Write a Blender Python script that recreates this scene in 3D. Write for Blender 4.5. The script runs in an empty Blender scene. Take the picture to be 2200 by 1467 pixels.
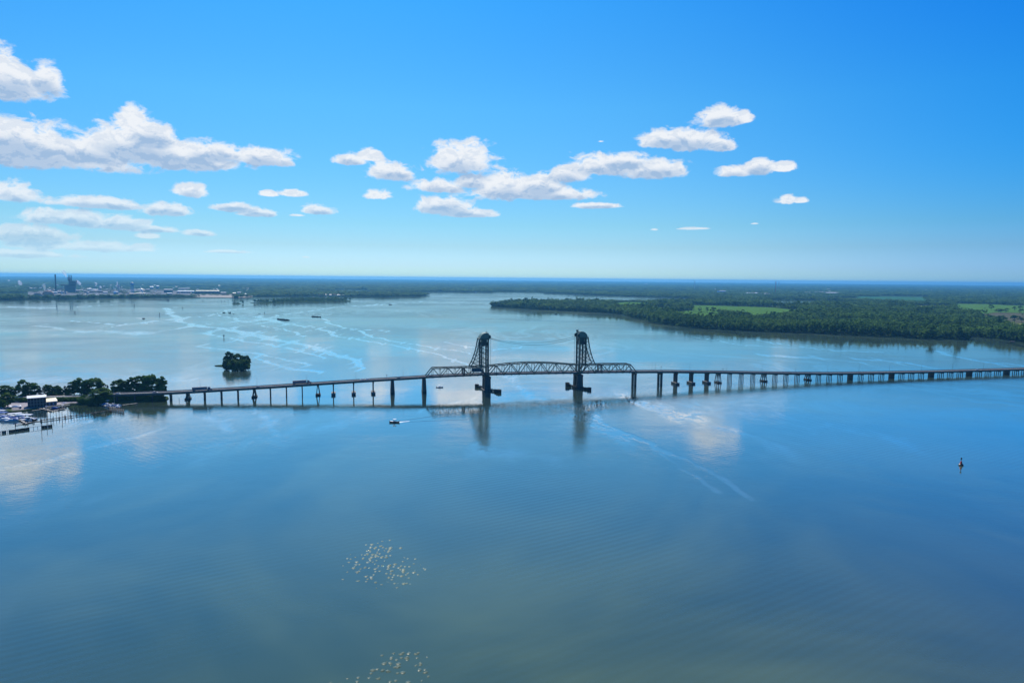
import bpy, bmesh, math, random
import numpy as np
from mathutils import Vector, Matrix, Euler
R = math.radians
S = bpy.context.scene
COL = S.collection
# ------------------------------------------------------------------ camera
F, CX, CY, CAMH = 1467.0, 1100.0, 733.5, 123.0
cam_data = bpy.data.cameras.new('camera')
cam_data.sensor_width = 36.0
cam_data.lens = F / 2200.0 * 36.0
cam_data.clip_start = 1.0
cam_data.clip_end = 120000.0
cam = bpy.data.objects.new('camera', cam_data)
COL.objects.link(cam)
CAM_R = (Matrix.Rotation(R(90 - 5.26), 3, 'X') @ Matrix.Rotation(R(0.53), 3, 'Z'))
CAM_P = Vector((0, 0, CAMH))
cam.matrix_world = Matrix.Translation(CAM_P) @ CAM_R.to_4x4()
S.camera = cam
# ------------------------------------------------------------------ render look
S.view_settings.view_transform = 'Standard'
S.view_settings.look = 'None'
S.view_settings.gamma = 1.0
S.view_settings.exposure = 0.0
S.view_settings.use_curve_mapping = False
S.cycles.use_denoising = True
S.cycles.volume_bounces = 0
S.cycles.max_bounces = 6
S.cycles.diffuse_bounces = 2
S.cycles.glossy_bounces = 3
S.cycles.caustics_reflective = False
S.cycles.caustics_refractive = False
S.cycles.sample_clamp_direct = 0
S.cycles.sample_clamp_indirect = 4
# ------------------------------------------------------------------ world + sun
SUN_AZ, SUN_EL = -16.0, 50.0     # azimuth clockwise from +Y, elevation
def ray(px, py):
    return (CAM_R @ Vector(((px - CX) / F, -(py - CY) / F, -1.0))).normalized()
def G(px, py, z=0.0):
    d = ray(px, py)
    t = (z - CAMH) / d.z
    return Vector((d.x * t, d.y * t, z))
class NT:
    def __init__(s, tree): s.t = tree; s.n = tree.nodes; s.l = tree.links
    def node(s, typ, **kw):
        n = s.n.new(typ)
        for k, v in kw.items(): setattr(n, k, v)
        return n
    def put(s, sock, v):
        if isinstance(v, bpy.types.NodeSocket): s.l.new(v, sock)
        elif v is not None: sock.default_value = v
    def m(s, op, a, b=None, c=None, clamp=False):
        n = s.node('ShaderNodeMath', operation=op, use_clamp=clamp)
        for i, v in enumerate((a, b, c)):
            if v is not None: s.put(n.inputs[i], v)
        return n.outputs[0]
    def vm(s, op, a, b=None, c=None):
        n = s.node('ShaderNodeVectorMath', operation=op)
        for i, v in enumerate((a, b, c)):
            if v is not None: s.put(n.inputs[i], v)
        return n.outputs['Value'] if op in ('LENGTH', 'DISTANCE', 'DOT_PRODUCT') else n.outputs[0]
    def sm(s, v, lo, hi, a=0.0, b=1.0):
        n = s.node('ShaderNodeMapRange', interpolation_type='SMOOTHSTEP')
        for i, x in enumerate((v, lo, hi, a, b)): s.put(n.inputs[i], x)
        return n.outputs[0]
    def noise(s, vec, scale, detail=3, rough=0.5, dist=0.0, dim='3D'):
        n = s.node('ShaderNodeTexNoise', noise_dimensions=dim)
        s.put(n.inputs['Vector'], vec); s.put(n.inputs['Scale'], scale)
        s.put(n.inputs['Detail'], detail); s.put(n.inputs['Roughness'], rough); s.put(n.inputs['Distortion'], dist)
        return n.outputs[0]
    def mix(s, f, a, b):
        n = s.node('ShaderNodeMix', data_type='RGBA')
        s.put(n.inputs[0], f); s.put(n.inputs[6], a); s.put(n.inputs[7], b)
        return n.outputs[2]
    def ramp(s, f, stops):
        n = s.node('ShaderNodeValToRGB')
        e = n.color_ramp.elements
        while len(e) < len(stops): e.new(0.5)
        for q, (p, c) in zip(e, stops): q.position = p; q.color = (*c, 1)
        s.put(n.inputs[0], f)
        return n.outputs[0]
def C4(r, g, b): return (r, g, b, 1.0)
# clouds of the photographed sky: centre (px) and half sizes, turned into directions
CLOUDS = [(20,160,105,70),(95,165,42,42),(0,285,190,60),(60,322,270,44),(190,318,120,36),(290,305,130,44),(282,255,36,36),(325,285,60,34),
 (400,332,150,40),(470,325,90,26),(560,337,84,23),(650,346,13,7),(190,235,12,5),(30,412,66,31),(405,408,42,21),(320,394,12,5),
 (577,416,22,7),(632,414,34,10),(200,434,118,17),(362,448,62,20),(140,465,130,24),(250,480,90,16),(330,492,70,9),(500,445,50,12),(555,457,48,10),
 (685,450,50,14),(640,462,22,4),(320,506,34,8),(425,500,44,9),(487,500,12,4),(70,500,120,26),(190,528,150,16),(60,545,150,10),
 (750,342,42,16),(795,332,30,16),(842,368,60,24),(985,340,90,44),(807,418,36,14),(790,450,8,4),(950,440,70,24),(1010,458,66,11),
 (940,398,62,20),(1010,388,40,20),(1085,400,70,38),(1160,395,60,28),(1150,414,150,18),(1225,372,60,24),(1300,352,95,32),(1340,342,70,22),(1405,362,84,25),
 (1290,303,20,5),(1440,300,80,22),(1500,300,70,28),(1545,308,40,22),(1556,250,66,30),(1600,250,28,20),(1495,357,14,8),(1575,368,46,16),
 (1630,358,40,20),(1680,358,32,12),(1690,428,30,13),(1720,430,24,9),(1288,442,62,7),(1406,492,18,5),(1490,491,36,3),(985,538,13,6),(1047,527,13,4),(1998,418,14,3),
 (1620,480,16,3),(560,505,6,3),(480,540,60,5),(660,552,16,3),
 # beyond the frame: the same fair-weather field goes on
 (-300,330,260,60),(-420,120,180,80),(-250,470,200,30),(2380,360,110,30),(2600,250,140,50),(2520,440,90,14),(-700,250,260,80),
 (1900,-620,120,40),(2900,60,200,70),(-450,-450,200,70),(-900,-100,220,70)]
w = bpy.data.worlds.new('World'); S.world = w
w.use_nodes = True
w.node_tree.nodes.clear()
T = NT(w.node_tree)
tc = T.node('ShaderNodeTexCoord').outputs['Generated']
sep = T.node('ShaderNodeSeparateXYZ'); T.l.new(tc, sep.inputs[0])
az = T.m('ARCTAN2', sep.outputs[0], sep.outputs[1])
el = T.m('ARCSINE', sep.outputs[2])
cmb = T.node('ShaderNodeCombineXYZ'); T.l.new(az, cmb.inputs[0]); T.l.new(el, cmb.inputs[1]); T.l.new(el, cmb.inputs[2])
uvv = cmb.outputs[0]
nz = T.noise(T.vm('MULTIPLY', uvv, (1, 1.7, 0)), 44, 7, 0.64, 0.45)
nzb = T.noise(T.vm('MULTIPLY', uvv, (1, 1.5, 0)), 11, 3, 0.5)
dmin = dbig = None
for (cx, cy, rx, ry) in CLOUDS:
    if rx < 16: continue
    def ae(x, y):
        d = ray(x, y); return math.atan2(d.x, d.y), math.asin(d.z)
    a0, e0 = ae(cx, cy + ry * 0.35)
    a1, _ = ae(cx + rx, cy); _, e1 = ae(cx, cy - ry)
    ra = abs(a1 - a0) * 0.96; re = abs(e1 - e0) * 0.92 + 0.0004
    v = T.vm('MULTIPLY_ADD', uvv, (1/ra, 1/re, -2.4/re), (-a0/ra, -e0/re, 2.4*e0/re))
    v = T.vm('MAXIMUM', v, (-1e6, 0, 0))
    d = T.vm('LENGTH', v)
    if rx < 22: d = T.m('ADD', d, 0.40)
    dmin = d if dmin is None else T.m('SMOOTH_MIN', dmin, d, 0.24)
    if rx > 38:          # the shaded heart and flat base of the larger clouds
        eb = e0 - re*0.22; d2 = T.vm('LENGTH', T.vm('MULTIPLY_ADD', uvv, (1.05/ra, 1.75/re, 0), (-a0*1.05/ra, -eb*1.75/re, 0)))
        dbig = d2 if dbig is None else T.m('SMOOTH_MIN', dbig, d2, 0.2)
dn = T.m('ADD', dmin, T.m('MULTIPLY', T.m('SUBTRACT', nz, 0.5), 1.55))
dn = T.m('ADD', dn, T.m('MULTIPLY', T.m('SUBTRACT', nzb, 0.5), 1.3))
dens = T.sm(dn, 1.08, 0.68)
nzu = T.noise(T.vm('MULTIPLY_ADD', uvv, (1, 1.7, 0), (0.0, 0.012, 0)), 44, 7, 0.64, 0.45)
relief = T.sm(T.m('SUBTRACT', nzu, nz), -0.02, 0.10)       # undersides of the billows
core = T.m('ADD', dbig, T.m('MULTIPLY', T.m('SUBTRACT', nzb, 0.5), 1.5))
core = T.m('ADD', core, T.m('MULTIPLY', T.m('SUBTRACT', nz, 0.5), 0.9))
core = T.sm(core, 1.05, 0.25)
cloud_col = T.mix(T.m('ADD', T.m('MULTIPLY', core, 0.80), T.m('MULTIPLY', relief, 0.25)), C4(0.93, 0.96, 1.0), C4(0.38, 0.54, 0.77))
fade = T.sm(el, 0.0, 0.13, 0.30, 0.97)           # low clouds sink into the air
dens = T.m('MULTIPLY', dens, fade)
sky = T.node('ShaderNodeTexSky', sky_type='NISHITA', sun_disc=False)
sky.sun_elevation = R(SUN_EL); sky.sun_rotation = R(SUN_AZ)
sky.altitude = 120; sky.air_density = 1.0; sky.dust_density = 0.6; sky.ozone_density = 2.5
SKY_TUNE = sky
hs = T.node('ShaderNodeHueSaturation'); hs.inputs['Saturation'].default_value = 1.35; hs.inputs['Value'].default_value = 1.0
T.l.new(sky.outputs[0], hs.inputs['Color'])
# clear summer air: deep blue overhead and away from the sun, pale cyan low down
tint = T.ramp(T.m('MULTIPLY', el, 2.0), [(0.0, (0.66/2, 1.20/2, 2.0/2)), (0.035, (0.60/2, 1.00/2, 1.78/2)), (0.09, (0.52/2, 0.82/2, 1.22/2)), (0.15, (0.47/2, 0.82/2, 1.08/2)), (0.47, (0.42/2, 1.04/2, 1.24/2)), (0.80, (0.20/2, 1.02/2, 1.42/2))])
aw = T.sm(T.m('ABSOLUTE', T.m('SUBTRACT', az, R(SUN_AZ))), 0.40, 1.10)
off = T.mix(T.sm(el, 0.0, 0.18), C4(1.20, 1.52, 2.0), C4(0.50, 1.60, 2.16))
tint = T.vm('MULTIPLY', tint, T.mix(aw, C4(2, 2, 2), off))
skyc = T.vm('MULTIPLY', hs.outputs[0], tint)
bg1 = T.node('ShaderNodeBackground'); bg1.inputs[1].default_value = 0.1; T.l.new(skyc, bg1.inputs[0])
bg2 = T.node('ShaderNodeBackground'); bg2.inputs[1].default_value = 0.95; T.l.new(cloud_col, bg2.inputs[0])
mx = T.node('ShaderNodeMixShader'); T.l.new(dens, mx.inputs[0]); T.l.new(bg1.outputs[0], mx.inputs[1]); T.l.new(bg2.outputs[0], mx.inputs[2])
wo = T.node('ShaderNodeOutputWorld'); T.l.new(mx.outputs[0], wo.inputs[0])
sun_d = bpy.data.lights.new('sun', 'SUN'); sun_d.energy = 5.0; sun_d.angle = R(0.5); sun_d.color = (1.0, 0.95, 0.87)
sun = bpy.data.objects.new('sun', sun_d); COL.objects.link(sun)
SD = Vector((math.sin(R(SUN_AZ))*math.cos(R(SUN_EL)), math.cos(R(SUN_AZ))*math.cos(R(SUN_EL)), math.sin(R(SUN_EL))))
sun.rotation_euler = SD.to_track_quat('Z', 'Y').to_euler()
sun.location = (0, 0, 400)
random.seed(7); rng = np.random.default_rng(7)
# ------------------------------------------------------------------ materials
MATS = {}
def mat(name, col, rough=0.7, metal=0.0, var=0.25, scale=0.5, bump=0.0, spec=0.4, objvar=0.0):
    if name in MATS: return MATS[name]
    m_ = bpy.data.materials.new(name); m_.use_nodes = True
    t = NT(m_.node_tree); b = t.n['Principled BSDF']
    b.inputs['Roughness'].default_value = rough; b.inputs['Metallic'].default_value = metal
    b.inputs['Specular IOR Level'].default_value = spec
    geo = t.node('ShaderNodeNewGeometry').outputs['Position']
    n1 = t.noise(geo, scale, 4, 0.6)
    n2 = t.noise(t.vm('MULTIPLY', geo, (1, 1, 0.25)), scale * 4.3, 3, 0.6)
    f = t.m('ADD', t.m('MULTIPLY', n1, 0.6), t.m('MULTIPLY', n2, 0.4))
    f = t.m('MULTIPLY_ADD', t.m('SUBTRACT', f, 0.5), var * 3.0, 1.0)
    if objvar:
        oi = t.node('ShaderNodeObjectInfo').outputs['Random']
        f = t.m('MULTIPLY', f, t.m('MULTIPLY_ADD', oi, objvar, 1 - objvar / 2))
    c = t.vm('MULTIPLY', (col[0], col[1], col[2]), t.node('ShaderNodeCombineXYZ').outputs[0]) if False else None
    vs = t.node('ShaderNodeVectorMath', operation='SCALE'); vs.inputs[0].default_value = col; t.put(vs.inputs['Scale'], f)
    t.l.new(vs.outputs[0], b.inputs['Base Color'])
    if bump:
        bn = t.node('ShaderNodeBump'); bn.inputs['Strength'].default_value = bump; bn.inputs['Distance'].default_value = 0.3
        t.l.new(n2, bn.inputs['Height']); t.l.new(bn.outputs[0], b.inputs['Normal'])
    MATS[name] = m_
    return m_
def leaf_mat(name, c1, c2, big=0.05):
    m_ = bpy.data.materials.new(name); m_.use_nodes = True
    t = NT(m_.node_tree); b = t.n['Principled BSDF']
    b.inputs['Roughness'].default_value = 0.65; b.inputs['Specular IOR Level'].default_value = 0.05
    geo = t.node('ShaderNodeNewGeometry')
    oi = t.node('ShaderNodeObjectInfo').outputs['Random']
    n0 = t.noise(geo.outputs['Position'], big * 0.12, 3, 0.6)
    f = t.m('ADD', t.m('MULTIPLY', geo.outputs['Random Per Island'], 0.35), t.m('ADD', t.m('MULTIPLY', oi, 0.45), t.m('MULTIPLY_ADD', t.m('SUBTRACT', n0, 0.5), 3.0, 0.15)), clamp=True)
    col = t.mix(f, C4(*c1), C4(*c2))
    t.l.new(col, b.inputs['Base Color'])
    tr = t.node('ShaderNodeBsdfTranslucent'); t.l.new(col, tr.inputs[0])
    ms = t.node('ShaderNodeMixShader'); ms.inputs[0].default_value = 0.40
    t.l.new(b.outputs[0], ms.inputs[1]); t.l.new(tr.outputs[0], ms.inputs[2])
    t.l.new(ms.outputs[0], t.n['Material Output'].inputs[0])
    return m_
M_STEEL = mat('green_steel', (0.028, 0.072, 0.054), 0.55, 0.0, 0.35, 0.8)
M_HOOD = mat('painted_hood', (0.13, 0.20, 0.15), 0.5, 0.0, 0.3, 0.6)
M_CONC = mat('concrete', (0.22, 0.21, 0.19), 0.85, 0, 0.4, 0.35, 0.2)
M_PIER = mat('weathered_concrete', (0.085, 0.085, 0.075), 0.9, 0, 0.5, 0.3, 0.3)
M_ROAD = mat('road_surface', (0.24, 0.23, 0.22), 0.9, 0, 0.3, 0.2)
M_TIMBER = mat('dark_timber', (0.030, 0.027, 0.022), 0.85, 0, 0.5, 1.2, 0.3)
M_PLANK = mat('grey_planks', (0.34, 0.32, 0.28), 0.85, 0, 0.4, 1.0)
M_WHITE = mat('white_paint', (0.75, 0.76, 0.76), 0.4, 0, 0.12, 0.8)
M_BLUE = mat('blue_canvas', (0.03, 0.10, 0.32), 0.6, 0, 0.25, 0.8)
M_DARK = mat('dark_paint', (0.02, 0.022, 0.028), 0.35, 0, 0.3, 0.8)
M_GLASS = mat('tinted_glass', (0.02, 0.03, 0.04), 0.08, 0, 0.1, 1.0, 0, 0.8)
M_RED = mat('red_paint', (0.60, 0.07, 0.04), 0.5, 0, 0.25, 2.0)
M_CAB = mat('cab_paint', (0.10, 0.11, 0.15), 0.4, 0, 0.2, 1.0)
M_TRAILER = mat('trailer_siding', (0.17, 0.18, 0.20), 0.5, 0, 0.2, 0.6)
M_SIDING = mat('slate_siding', (0.10, 0.13, 0.15), 0.8, 0, 0.35, 0.7)
M_ROOFW = mat('white_metal_roof', (0.72, 0.72, 0.68), 0.45, 0, 0.15, 0.3)
M_ROOFC = mat('cream_metal_roof', (0.72, 0.62, 0.40), 0.5, 0, 0.15, 0.3)
M_ROOFB = mat('pale_blue_roof', (0.35, 0.50, 0.66), 0.5, 0, 0.15, 0.3)
M_GRAVEL = mat('gravel_lot', (0.30, 0.27, 0.27), 0.95, 0, 0.35, 0.12)
M_GRASS = mat('rough_grass', (0.045, 0.075, 0.028), 0.95, 0, 0.6, 0.08, 0.3, 0.0)
M_FIELD = mat('meadow_green', (0.072, 0.155, 0.028), 0.95, 0, 0.5, 0.012, 0.0, 0.0)
M_FIELD2 = mat('crop_teal', (0.04, 0.12, 0.06), 0.95, 0, 0.4, 0.01, 0.0, 0.0)
M_FIELD3 = mat('stubble_tan', (0.17, 0.18, 0.06), 0.95, 0, 0.5, 0.012, 0.0, 0.0)
M_FIELD4 = mat('ploughed_brown', (0.09, 0.09, 0.055), 0.95, 0, 0.4, 0.012, 0.0, 0.0)
M_MUD = mat('wet_mud', (0.012, 0.022, 0.014), 1.0, 0, 0.4, 0.05, 0, 0.0)
M_CHIP = mat('wood_chips', (0.50, 0.27, 0.17), 0.95, 0, 0.35, 0.03)
M_CHIP2 = mat('grey_bark', (0.22, 0.22, 0.17), 0.95, 0, 0.35, 0.03)
M_BRICK = mat('dark_mill_siding', (0.11, 0.105, 0.12), 0.8, 0, 0.3, 0.02)
M_MILLW = mat('pale_mill_siding', (0.38, 0.38, 0.40), 0.7, 0, 0.25, 0.02)
M_BLUEW = mat('sky_blue_paint', (0.10, 0.36, 0.62), 0.5, 0, 0.15, 0.05)
M_TAN = mat('bare_tan_soil', (0.30, 0.26, 0.20), 0.95, 0, 0.3, 0.01)
M_BARK = mat('bark', (0.05, 0.04, 0.03), 0.9, 0, 0.4, 1.5, 0.4)
L_NEAR = leaf_mat('broad_leaves', (0.026, 0.074, 0.012), (0.11, 0.21, 0.03))
L_CON = leaf_mat('needle_leaves', (0.010, 0.028, 0.014), (0.022, 0.050, 0.018))
L_FOR = leaf_mat('forest_leaves', (0.038, 0.100, 0.018), (0.15, 0.27, 0.045))
def tide_marks(m_):
    t = NT(m_.node_tree); b = t.n['Principled BSDF']; src = b.inputs['Base Color'].links[0].from_socket
    p = t.node('ShaderNodeNewGeometry').outputs['Position']; s_ = t.node('ShaderNodeSeparateXYZ'); t.l.new(p, s_.inputs[0])
    n = t.noise(p, 0.7, 3, 0.6); z = t.m('ADD', s_.outputs[2], t.m('MULTIPLY', t.m('SUBTRACT', n, 0.5), 1.2))
    wet = t.sm(z, 0.9, 1.7, 0.35, 1.0)                      # algae band at the water line
    run = t.sm(t.noise(t.vm('MULTIPLY', p, (1, 1, 0.12)), 1.1, 3, 0.7), 0.35, 0.6, 0.65, 1.15)   # rain streaks
    v = t.node('ShaderNodeVectorMath', operation='SCALE'); t.l.new(src, v.inputs[0]); t.l.new(t.m('MULTIPLY', wet, run), v.inputs['Scale'])
    t.l.new(v.outputs[0], b.inputs['Base Color'])
tide_marks(M_PIER); tide_marks(M_CONC)
# ------------------------------------------------------------------ helpers
def wloc(o):
    v = Vector((0, 0, 0))
    while o is not None: v = v + o.location; o = o.parent
    return v
def tag(o, label=None, cat=None, group=None, kind=None):
    if label: o['label'] = label
    if cat: o['category'] = cat
    if group: o['group'] = group
    if kind: o['kind'] = kind
    return o
def empty(name, loc, label=None, cat=None, group=None):
    o = bpy.data.objects.new(name, None); COL.objects.link(o); o.location = loc; o.empty_display_size = 1
    return tag(o, label, cat, group)
class MB:
    def __init__(s): s.v = []; s.f = []; s.mi = []; s.cur = 0
    def add(s, vs, fs):
        b = len(s.v); s.v += [tuple(x) for x in vs]; s.f += [tuple(b + i for i in f) for f in fs]; s.mi += [s.cur] * len(fs); return s
    def frame(s, o, X, Y, Z, sx, sy, sz):
        """box: o = centre of base, axes X,Y,Z, sizes"""
        vs = [o + X*(sx*a/2) + Y*(sy*b/2) + Z*(sz*c) for c in (0, 1) for a, b in ((-1,-1),(1,-1),(1,1),(-1,1))]
        return s.add(vs, [(3,2,1,0),(4,5,6,7),(0,1,5,4),(1,2,6,5),(2,3,7,6),(3,0,4,7)])
    def box(s, c, size, rz=0.0):
        X = Vector((math.cos(rz), math.sin(rz), 0)); Y = Vector((-X.y, X.x, 0))
        return s.frame(Vector(c), X, Y, Vector((0,0,1)), *size)
    def beam(s, p, q, w_, h=None, up=Vector((0,0,1))):
        p = Vector(p); q = Vector(q); h = h or w_
        d = (q - p); L = d.length; Z = d / L
        if abs(Z.dot(up)) > 0.95: up = Vector((0.2425, -0.97, 0))
        X = Z.cross(up).normalized(); Y = X.cross(Z)
        return s.frame(p, X, Y, Z, w_, h, L)
    def cyl(s, p, q, r0, r1=None, n=8, cap=True):
        p = Vector(p); q = Vector(q); r1 = r0 if r1 is None else r1
        Z = (q - p).normalized(); up = Vector((0, 0, 1)) if abs(Z.z) < 0.95 else Vector((1, 0, 0))
        X = Z.cross(up).normalized(); Y = Z.cross(X)
        vs = [c + X*(r*math.cos(2*math.pi*i/n)) + Y*(r*math.sin(2*math.pi*i/n)) for c, r in ((p, r0), (q, r1)) for i in range(n)]
        fs = [(i, (i+1) % n, n + (i+1) % n, n + i) for i in range(n)]
        if cap: fs += [tuple(range(n))[::-1], tuple(range(n, 2*n))]
        return s.add(vs, fs)
    def lathe(s, o, prof, n=12):
        o = Vector(o); vs = []; fs = []
        for r, z in prof:
            vs += [o + Vector((r*math.cos(2*math.pi*i/n), r*math.sin(2*math.pi*i/n), z)) for i in range(n)]
        for k in range(len(prof)-1):
            fs += [(k*n+i, k*n+(i+1) % n, (k+1)*n+(i+1) % n, (k+1)*n+i) for i in range(n)]
        fs += [tuple(range(n))[::-1], tuple(range((len(prof)-1)*n, len(prof)*n))]
        return s.add(vs, fs)
    def loft(s, rings, cap=True):
        n = len(rings[0]); vs = [p for r in rings for p in r]; fs = []
        for k in range(len(rings)-1):
            fs += [(k*n+i, k*n+(i+1) % n, (k+1)*n+(i+1) % n, (k+1)*n+i) for i in range(n)]
        if cap: fs += [tuple(range(n))[::-1], tuple(range((len(rings)-1)*n, len(rings)*n))]
        return s.add(vs, fs)
    def build(s, name, m, parent=None, smooth=False, local=False):
        me = bpy.data.meshes.new(name)
        off = Vector((0, 0, 0)) if local or parent is None else wloc(parent)
        loc = Vector((0, 0, 0))
        if parent is None and not local:   # origin at the base centre
            a = np.array(s.v); off = Vector(((a[:,0].min()+a[:,0].max())/2, (a[:,1].min()+a[:,1].max())/2, a[:,2].min())); loc = off
        me.from_pydata([(x-off.x, y-off.y, z-off.z) for x, y, z in s.v], [], s.f)
        ms = m if isinstance(m, (list, tuple)) else [m]
        for q in ms: me.materials.append(q)
        if len(ms) > 1: me.polygons.foreach_set('material_index', s.mi)
        if smooth: me.polygons.foreach_set('use_smooth', [True]*len(s.f))
        me.update()
        o = bpy.data.objects.new(name, me); COL.objects.link(o); o.location = loc
        if parent is not None: o.parent = parent
        return o
def copy_tree(o, parent=None):
    kids = list(o.children)
    c = o.copy(); COL.objects.link(c); c.parent = parent
    for k in kids: copy_tree(k, c)
    return c
def sheet(name, pts, m, label=None, cat=None, kind='structure', thick=0.0):
    """flat polygon (world points) as a sheet, with a skirt when thick"""
    from mathutils.geometry import tessellate_polygon
    pts = [Vector(p) for p in pts]
    tris = tessellate_polygon([pts])
    mb = MB(); n = len(pts)
    def fix(t):
        a, b, c = (pts[i] for i in t)
        return t if (b-a).cross(c-a).z > 0 else t[::-1]
    mb.add(pts, [fix(tuple(t)) for t in tris])
    if thick:
        low = [p - Vector((0, 0, thick)) for p in pts]
        mb.add(pts + low, [(i, (i+1) % n, n+(i+1) % n, n+i) for i in range(n)])
    o = mb.build(name, m)
    return tag(o, label, cat, None, kind)
# ================================================================== GROUND, WATER, LAND
def polar(Rr, a, z=0.0): return Vector((math.sin(R(a))*Rr, math.cos(R(a))*Rr, z))
def far_ground_mat(name):
    m_ = bpy.data.materials.new(name); m_.use_nodes = True
    t = NT(m_.node_tree); b = t.n['Principled BSDF']; b.inputs['Roughness'].default_value = 0.95
    b.inputs['Specular IOR Level'].default_value = 0.0
    p = t.node('ShaderNodeNewGeometry').outputs['Position']
    n1 = t.noise(p, 0.0011, 4, 0.6); n2 = t.noise(p, 0.02, 4, 0.65); n3 = t.noise(p, 0.0024, 2, 0.5)
    c = t.mix(t.m('ADD', t.m('MULTIPLY', n1, 0.5), t.m('MULTIPLY', n2, 0.5)), C4(0.015, 0.032, 0.016), C4(0.05, 0.085, 0.035))
    c = t.mix(t.sm(n3, 0.66, 0.70), c, C4(0.10, 0.16, 0.06))
    t.l.new(c, b.inputs['Base Color'])
    return m_
M_FAR = far_ground_mat('woodland_floor')
ground = sheet('ground', [polar(40000, -a, -2.5) for a in range(0, 360, 3)], M_FAR)
ground['label'] = 'dark wooded plain reaching the horizon'
# ---- water: polar grid around the camera's foot, fine where the picture looks
POLY = []   # slicks: polyline px, width px
def P(w_, *pts): POLY.append((w_, 1.0, pts))
def PS(w_, s_, *pts): POLY.append((w_ * (1.8 if s_ < 0.75 else 1.2), s_, pts))
P(10, (355,662),(375,685),(420,700),(480,708),(540,720),(620,735),(690,750),(740,765),(775,785))
P(8, (420,703),(484,706),(542,716),(585,724.5),(629,735),(660,744),(700,757),(760,776),(785,792))
P(5, (440,717),(513,730),(571,740),(640,754),(700,768))
P(4, (449,679),(475,677),(520,690),(560,688))
P(5, (900,650),(800,655),(729,659),(658,669),(614,675),(585,680),(560,686))
P(9, (542,681),(565,687),(590,689),(629,695))
P(5, (629,695),(658,701),(680,706),(668,709),(709,714),(726,720),(760,725),(830,738),(900,752))
P(4, (720,700),(760,708),(830,712)); P(5, (690,686),(740,705),(800,720),(870,735),(940,748),(1010,758))
P(5, (770,728),(880,748),(980,772),(1020,788)); P(3.5, (449,679),(515,664),(560,662)); P(4, (560,700),(600,708),(660,720))
P(3, (0,660),(120,662),(220,656)); P(3, (240,701),(262,697),(310,695)); P(3, (150,690),(260,699)); P(4, (960,735),(1000,745),(1060,750),(1120,748))
PS(5, .7, (0,818),(120,820),(260,812),(420,815)); PS(5, .6, (60,700),(180,712),(330,716)); PS(5, .7, (540,770),(600,790),(700,800)); PS(5, .7, (430,742),(560,762),(660,785))
PS(14, .78, (1245,866),(1290,900),(1340,938),(1400,965),(1470,982),(1520,1005),(1560,1035),(1590,1060))
PS(9, .68, (1262,892),(1330,925),(1400,962),(1440,985),(1482,1012),(1530,1048))
PS(26, .62, (1210,880),(1270,905),(1330,945)); PS(30, .66, (1350,862),(1430,885),(1500,905),(1580,925),(1660,955)); PS(20, .6, (1130,850),(1200,870),(1290,872))
PS(8, .9, (1840,772),(1900,776),(1950,781)); PS(8, .9, (2000,752),(2060,768),(2120,778),(2200,786),(2300,792))
PS(5, .8, (1560,712),(1650,735),(1780,752),(1900,756)); PS(5, .7, (1640,765),(1760,770),(1840,778)); PS(4, .8, (1480,722),(1600,742),(1740,748))
PS(18, .55, (0,1008),(110,992),(200,962),(330,930)); PS(14, .5, (300,872),(420,888),(480,905),(500,925))
PS(14, .55, (560,880),(585,905),(605,930)); PS(22, .5, (60,905),(200,900),(270,890)); PS(12, .5, (900,880),(1010,860),(1040,870)); PS(14, .55, (1050,800),(1100,815),(1140,850),(1180,880))
PS(24, .5, (1020,968),(1100,975),(1180,985)); PS(60, .42, (480,960),(620,940),(760,900)); PS(50, .42, (60,1100),(200,1060),(330,1010)); PS(40, .4, (1500,880),(1700,900),(1900,935))
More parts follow.
